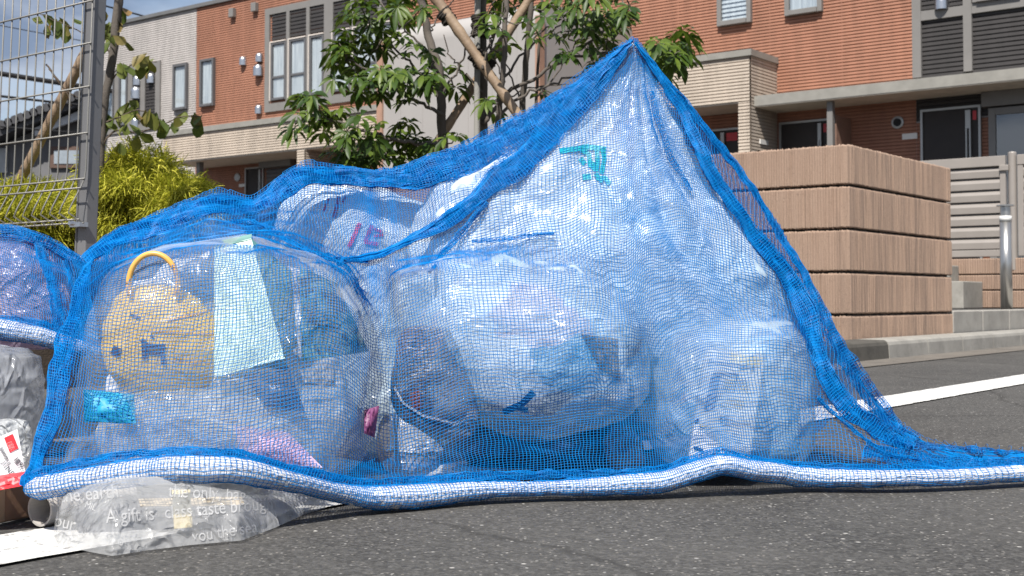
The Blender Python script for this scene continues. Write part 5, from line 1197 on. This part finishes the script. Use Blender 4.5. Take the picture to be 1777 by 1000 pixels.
    jit = np.stack([wob(P, seed + 3 + k, (45, 110, 210), (0.0022, 0.0013, 0.0007)) for k in range(3)], -1); P = P + jit * rise[..., None]
    P[..., 2] = np.maximum(P[..., 2], 0.004)
    th = Threads(); du = np.gradient(P, axis=0); dv = np.gradient(P, axis=1); N = np.cross(du, dv); N /= np.linalg.norm(N, axis=2, keepdims=True) + 1e-12
    for i in range(n_v): th.lines(P[i:i + 1, :nrow[i]], N[i:i + 1, :nrow[i]])
    for j in range(J):
        ok = np.nonzero(nrow > j)[0]; k_ = int(ok.max()) + 1 if len(ok) else 0
        k_ = k_ if np.all(nrow[:k_] > j) else int(np.argmax(nrow <= j))
        if k_ > 3: th.lines(P[:k_, j][None], N[:k_, j][None])
    cx, cy = topix(F0); cd = F0[..., 1]
    def depth_at(x, y):
        x = np.atleast_1d(x); y = np.atleast_1d(y); out_ = np.empty(len(x))
        for k in range(len(x)):
            q = ((cx - x[k]) ** 2 + (cy - y[k]) ** 2).ravel(); ii = np.argpartition(q, 6)[:6]; wt_ = 1 / (q[ii] + 20); out_[k] = (cd.ravel()[ii] * wt_).sum() / wt_.sum()
        return out_
    allstrips = list(strips)
    if hemband:
        allstrips.append(([(a[0], a[1] - hb, 7.5) for a, hb in zip(hem, [26 * 1.9 / a[2] for a in hem])], 4, .004))
    for si, (cl, L, offd) in enumerate(allstrips):
        cl = np.array(cl, float); seg = np.hypot(np.diff(cl[:, 0]), np.diff(cl[:, 1])); cum = np.concatenate([[0], np.cumsum(seg)]); na = max(14, int(cum[-1] / 5.2)); q = np.linspace(0, cum[-1], na)
        X = smooth1(np.interp(q, cum, cl[:, 0]), 10); Y = smooth1(np.interp(q, cum, cl[:, 1]), 10); Wd = np.interp(q, cum, cl[:, 2])
        rng = np.random.default_rng(seed * 31 + si); Wd = Wd * (1 + .22 * smooth1(rng.normal(0, 1, na), 40) * 2.0)
        tx_, ty_ = np.gradient(X), np.gradient(Y); ln = np.hypot(tx_, ty_) + 1e-9; nx, ny = -ty_ / ln, tx_ / ln
        d0 = smooth1(depth_at(X, Y), 4); dd = float(np.mean(d0)); per = max(4, int(round(2 * Wd.max() * dd / F_PX / 0.0058 * 1.25))); nb_ = per * L
        tau = np.linspace(0, L, nb_); tri = np.abs((tau % 2) - 1) * 2 - 1
        tri = tri[None, :] * (1 - .12 * rng.random((1, nb_))) * np.interp(tau, np.arange(L + 1), rng.uniform(0.55, 1.05, L + 1))[None, :] + .10 * smooth1(rng.normal(0, 1, na), 40)[:, None]
        lay = (tau / L - .5) * 0.010; ripple = 0.0028 * np.sin(tau[None, :] * 7.3 + q[:, None] / 24.0 + si)
        GX = X[:, None] + nx[:, None] * Wd[:, None] * tri; GY = Y[:, None] + ny[:, None] * Wd[:, None] * tri
        dl = smooth1(depth_at(X + nx * Wd * .8, Y + ny * Wd * .8), 4); dr = smooth1(depth_at(X - nx * Wd * .8, Y - ny * Wd * .8), 4)
        DD = d0[:, None] + (dl - dr)[:, None] * .5 * tri / .8 * .8 - offd + lay[None, :] + ripple
        S_ = pix(GX, GY, DD); S_ = S_ + np.stack([wob(S_, seed + 50 + si + k, (60, 160, 330), (0.002, 0.0016, 0.0009)) for k in range(3)], -1); S_[..., 2] = np.maximum(S_[..., 2], 0.004); th.sheet(S_, 0.0007 if L > 5 else 0.00058)
    th.build('net_mesh', o)
    # weighted white rope sewn into the hem
    nr = int(np.hypot(np.diff(H[:, 0]), np.diff(H[:, 1])).sum() / 2.6); hp = pix(H[:, 0], H[:, 1], H[:, 2]); Cc_ = up1(hp, nr, 0); Cc_ += np.stack([wob(Cc_, seed + 9 + k, (12, 33), (.0035, .0016)) for k in range(3)], -1)
    rope_r = np.interp(np.linspace(0, 1, nr), [0, .45, 1], rope_r)
    Cc_[:, 2] = np.maximum(Cc_[:, 2], rope_r + .001)
    T = np.gradient(Cc_, axis=0); T /= np.linalg.norm(T, axis=1, keepdims=True); U = np.cross(T, [0, 0, 1.0]); U /= np.linalg.norm(U, axis=1, keepdims=True); Wv = np.cross(U, T)
    ns = 40; ang = np.linspace(0, 2 * math.pi, ns, endpoint=False); arc = np.concatenate([[0], np.cumsum(np.linalg.norm(np.diff(Cc_, axis=0), axis=1))])[:, None]
    taper = np.minimum(1, np.sqrt(np.clip(np.minimum(np.arange(nr), np.arange(nr)[::-1]) / 9, 0.03, 1)))[:, None]
    strand = np.abs(np.sin(arc * 210 + np.abs(((ang / (2 * math.pi) * 7) % 1) - .5)[None, :] * 5.0)) * .0016 + np.abs(np.sin(ang * 3.5))[None, :] * .0014
    lump = (wob(Cc_, seed + 21, (14, 30), (.0034, .0020)))[:, None]
    rad = (rope_r[:, None] - .0025 + strand + lump) * taper
    RV = Cc_[:, None] + U[:, None] * (np.cos(ang)[None, :] * rad)[..., None] + Wv[:, None] * (np.sin(ang)[None, :] * rad * .86)[..., None]
    RV[..., 2] = np.maximum(RV[..., 2], 0.002)
    ii = np.arange(nr * ns).reshape(nr, ns); jj = np.roll(ii, -1, 1); rq = np.stack([ii[:-1], jj[:-1], jj[1:], ii[1:]], -1).reshape(-1, 4)
    link('weighted_rope', np_mesh('weighted_rope', RV.reshape(-1, 3), rq, ROPEW, True), o)
    sl = Threads(); n_r = int(arc[-1, 0] / 0.0058); n_a = 22; ia = np.linspace(0, nr - 1, n_r); 
    ang2 = np.linspace(0, 2 * math.pi, n_a + 1); Rr = np.interp(ia, np.arange(nr), (rope_r + lump[:, 0] * 1.0 + .0016) * taper[:, 0])[:, None] * np.ones((1, n_a + 1))
    cI = lambda A: np.stack([np.interp(ia, np.arange(nr), A[:, k]) for k in range(3)], -1)
    C2, U2, W2 = cI(Cc_), cI(U), cI(Wv); rr2 = Rr * (1 + .02 * np.random.default_rng(seed).normal(0, 1, Rr.shape)); rr2[:, -1] = rr2[:, 0]
    SP = C2[:, None] + U2[:, None] * (np.cos(ang2)[None] * rr2)[..., None] + W2[:, None] * (np.sin(ang2)[None] * rr2 * .86)[..., None]
    SP += np.stack([wob(SP, seed + 70 + k, (70, 170), (.0012, .0008)) for k in range(3)], -1); SP[..., 2] = np.maximum(SP[..., 2], .0015)
    sl.sheet(SP, THR * 0.95); sl.build('rope_sleeve', o)
    return o

gp = (np.array([0, .05, .14, .5, .8, 1.0]), np.array([0, .06, .18, .38, .66, 1.0]))
#        hem: px, py, depth                                   ridge: px, py, depth
hem = [(46, 850, 1.75), (130, 832, 1.745), (230, 816, 1.74), (300, 811, 1.74), (420, 814, 1.76), (520, 842, 1.83), (600, 860, 1.90), (650, 864, 1.93), (740, 858, 1.975), (830, 850, 2.01), (920, 847, 2.035), (1000, 845, 2.05), (1080, 843, 2.06), (1150, 840, 2.075),
       (1200, 820, 2.085), (1250, 806, 2.09), (1300, 820, 2.10), (1380, 830, 2.14), (1450, 833, 2.135), (1560, 834, 2.13), (1700, 828, 2.17), (1860, 818, 2.24)]
ridge = [(148, 442, 2.20), (200, 393, 2.32), (290, 360, 2.38), (372, 323, 2.42), (440, 342, 2.44), (525, 278, 2.46), (600, 285, 2.47), (640, 291, 2.47), (700, 286, 2.47), (770, 258, 2.47), (880, 208, 2.47), (980, 150, 2.47), (1062, 90, 2.46), (1100, 62, 2.45),
         (1128, 98, 2.46), (1170, 152, 2.46), (1232, 226, 2.46), (1334, 364, 2.45), (1416, 500, 2.42), (1512, 684, 2.42), (1600, 764, 2.78), (1870, 788, 2.64)]
strips = [
 ([(690, 316, 14), (800, 292, 34), (870, 258, 40), (950, 200, 34), (1020, 136, 22), (1070, 94, 10)], 3, .002),
 ([(148, 455, 11), (200, 413, 18), (290, 384, 23), (375, 350, 26), (440, 362, 18), (525, 304, 25), (600, 306, 18), (650, 313, 20), (720, 308, 24), (790, 280, 27), (860, 244, 26), (930, 208, 24), (1000, 160, 18), (1060, 105, 12), (1096, 70, 5)], 8, .004),
 ([(585, 456, 4), (660, 440, 9), (740, 402, 11), (800, 365, 15), (850, 318, 20), (900, 284, 30), (940, 240, 30), (1000, 172, 28), (1050, 120, 20), (1094, 74, 6)], 8, .006),
 ([(46, 842, 8), (62, 800, 20), (86, 730, 25), (100, 660, 26), (118, 580, 24), (135, 510, 18), (156, 455, 12)], 4, .004),
 ([(1103, 76, 3), (1140, 125, 6), (1188, 200, 9), (1228, 290, 10), (1268, 350, 12), (1310, 410, 14), (1360, 470, 18), (1396, 530, 22), (1412, 590, 20), (1430, 650, 20), (1470, 710, 20), (1540, 758, 18), (1590, 778, 14)], 7, .005),
 ([(1112, 84, 3), (1180, 170, 6), (1240, 243, 8), (1290, 306, 7), (1340, 384, 7), (1400, 484, 9), (1440, 575, 15), (1490, 660, 20), (1550, 740, 17), (1585, 768, 12)], 3, .002),
 ([(846, 352, 3), (800, 405, 6), (770, 440, 5), (744, 474, 1.5)], 3, .003), ([(818, 418, 3), (872, 413, 5), (962, 405, 3)], 2, .003), ([(1130, 160, 4), (1160, 260, 7), (1200, 330, 5)], 2, .003),
 ([(1588, 772, 8), (1680, 780, 7), (1777, 787, 6), (1868, 793, 6)], 4, .003), ([(1500, 778, 14), (1600, 800, 22), (1700, 806, 14), (1868, 806, 10)], 3, .003),
 ([(380, 388, 2), (440, 382, 4), (500, 418, 5), (560, 450, 4), (640, 452, 3)], 3, .005), ([(1420, 690, 3), (1470, 740, 5), (1540, 790, 5), (1600, 800, 3)], 3, .005)]
mainnet = make_net('large blue mesh garbage net draped over the whole heap and rising to a peak', (0.0, 2.2, 0.0), hem, ridge, 292, 148, 84, [bv_top, bv_red, bv_mid, bv_rgt, bv_d, bv_left, wdg[1], gry[1]], strips, 5, gp, folds=(1100, 60), cut=0.90)
hem2 = [(-300, 588, 2.30), (-150, 576, 2.26), (0, 573, 2.22), (70, 584, 2.22), (140, 606, 2.24), (175, 620, 2.26)]
ridge2 = [(-280, 430, 2.5), (-120, 398, 2.5), (-2, 389, 2.5), (40, 392, 2.5), (105, 424, 2.5), (150, 450, 2.5)]
strips2 = [([(-280, 440, 9), (-120, 408, 9), (-2, 400, 10), (40, 404, 12), (105, 434, 14), (150, 458, 8)], 4, .003), ([(60, 410, 6), (75, 450, 12), (90, 500, 16), (105, 560, 18), (110, 610, 14)], 3, .003)]
make_net('second blue mesh net with its white hem rope at the left picture edge', (-1.0, 2.4, 0.0), hem2, ridge2, 84, 44, 60, [bv_p], strips2, 9, (np.array([0, .2, .6, 1]), np.array([0, .12, .4, 1])))
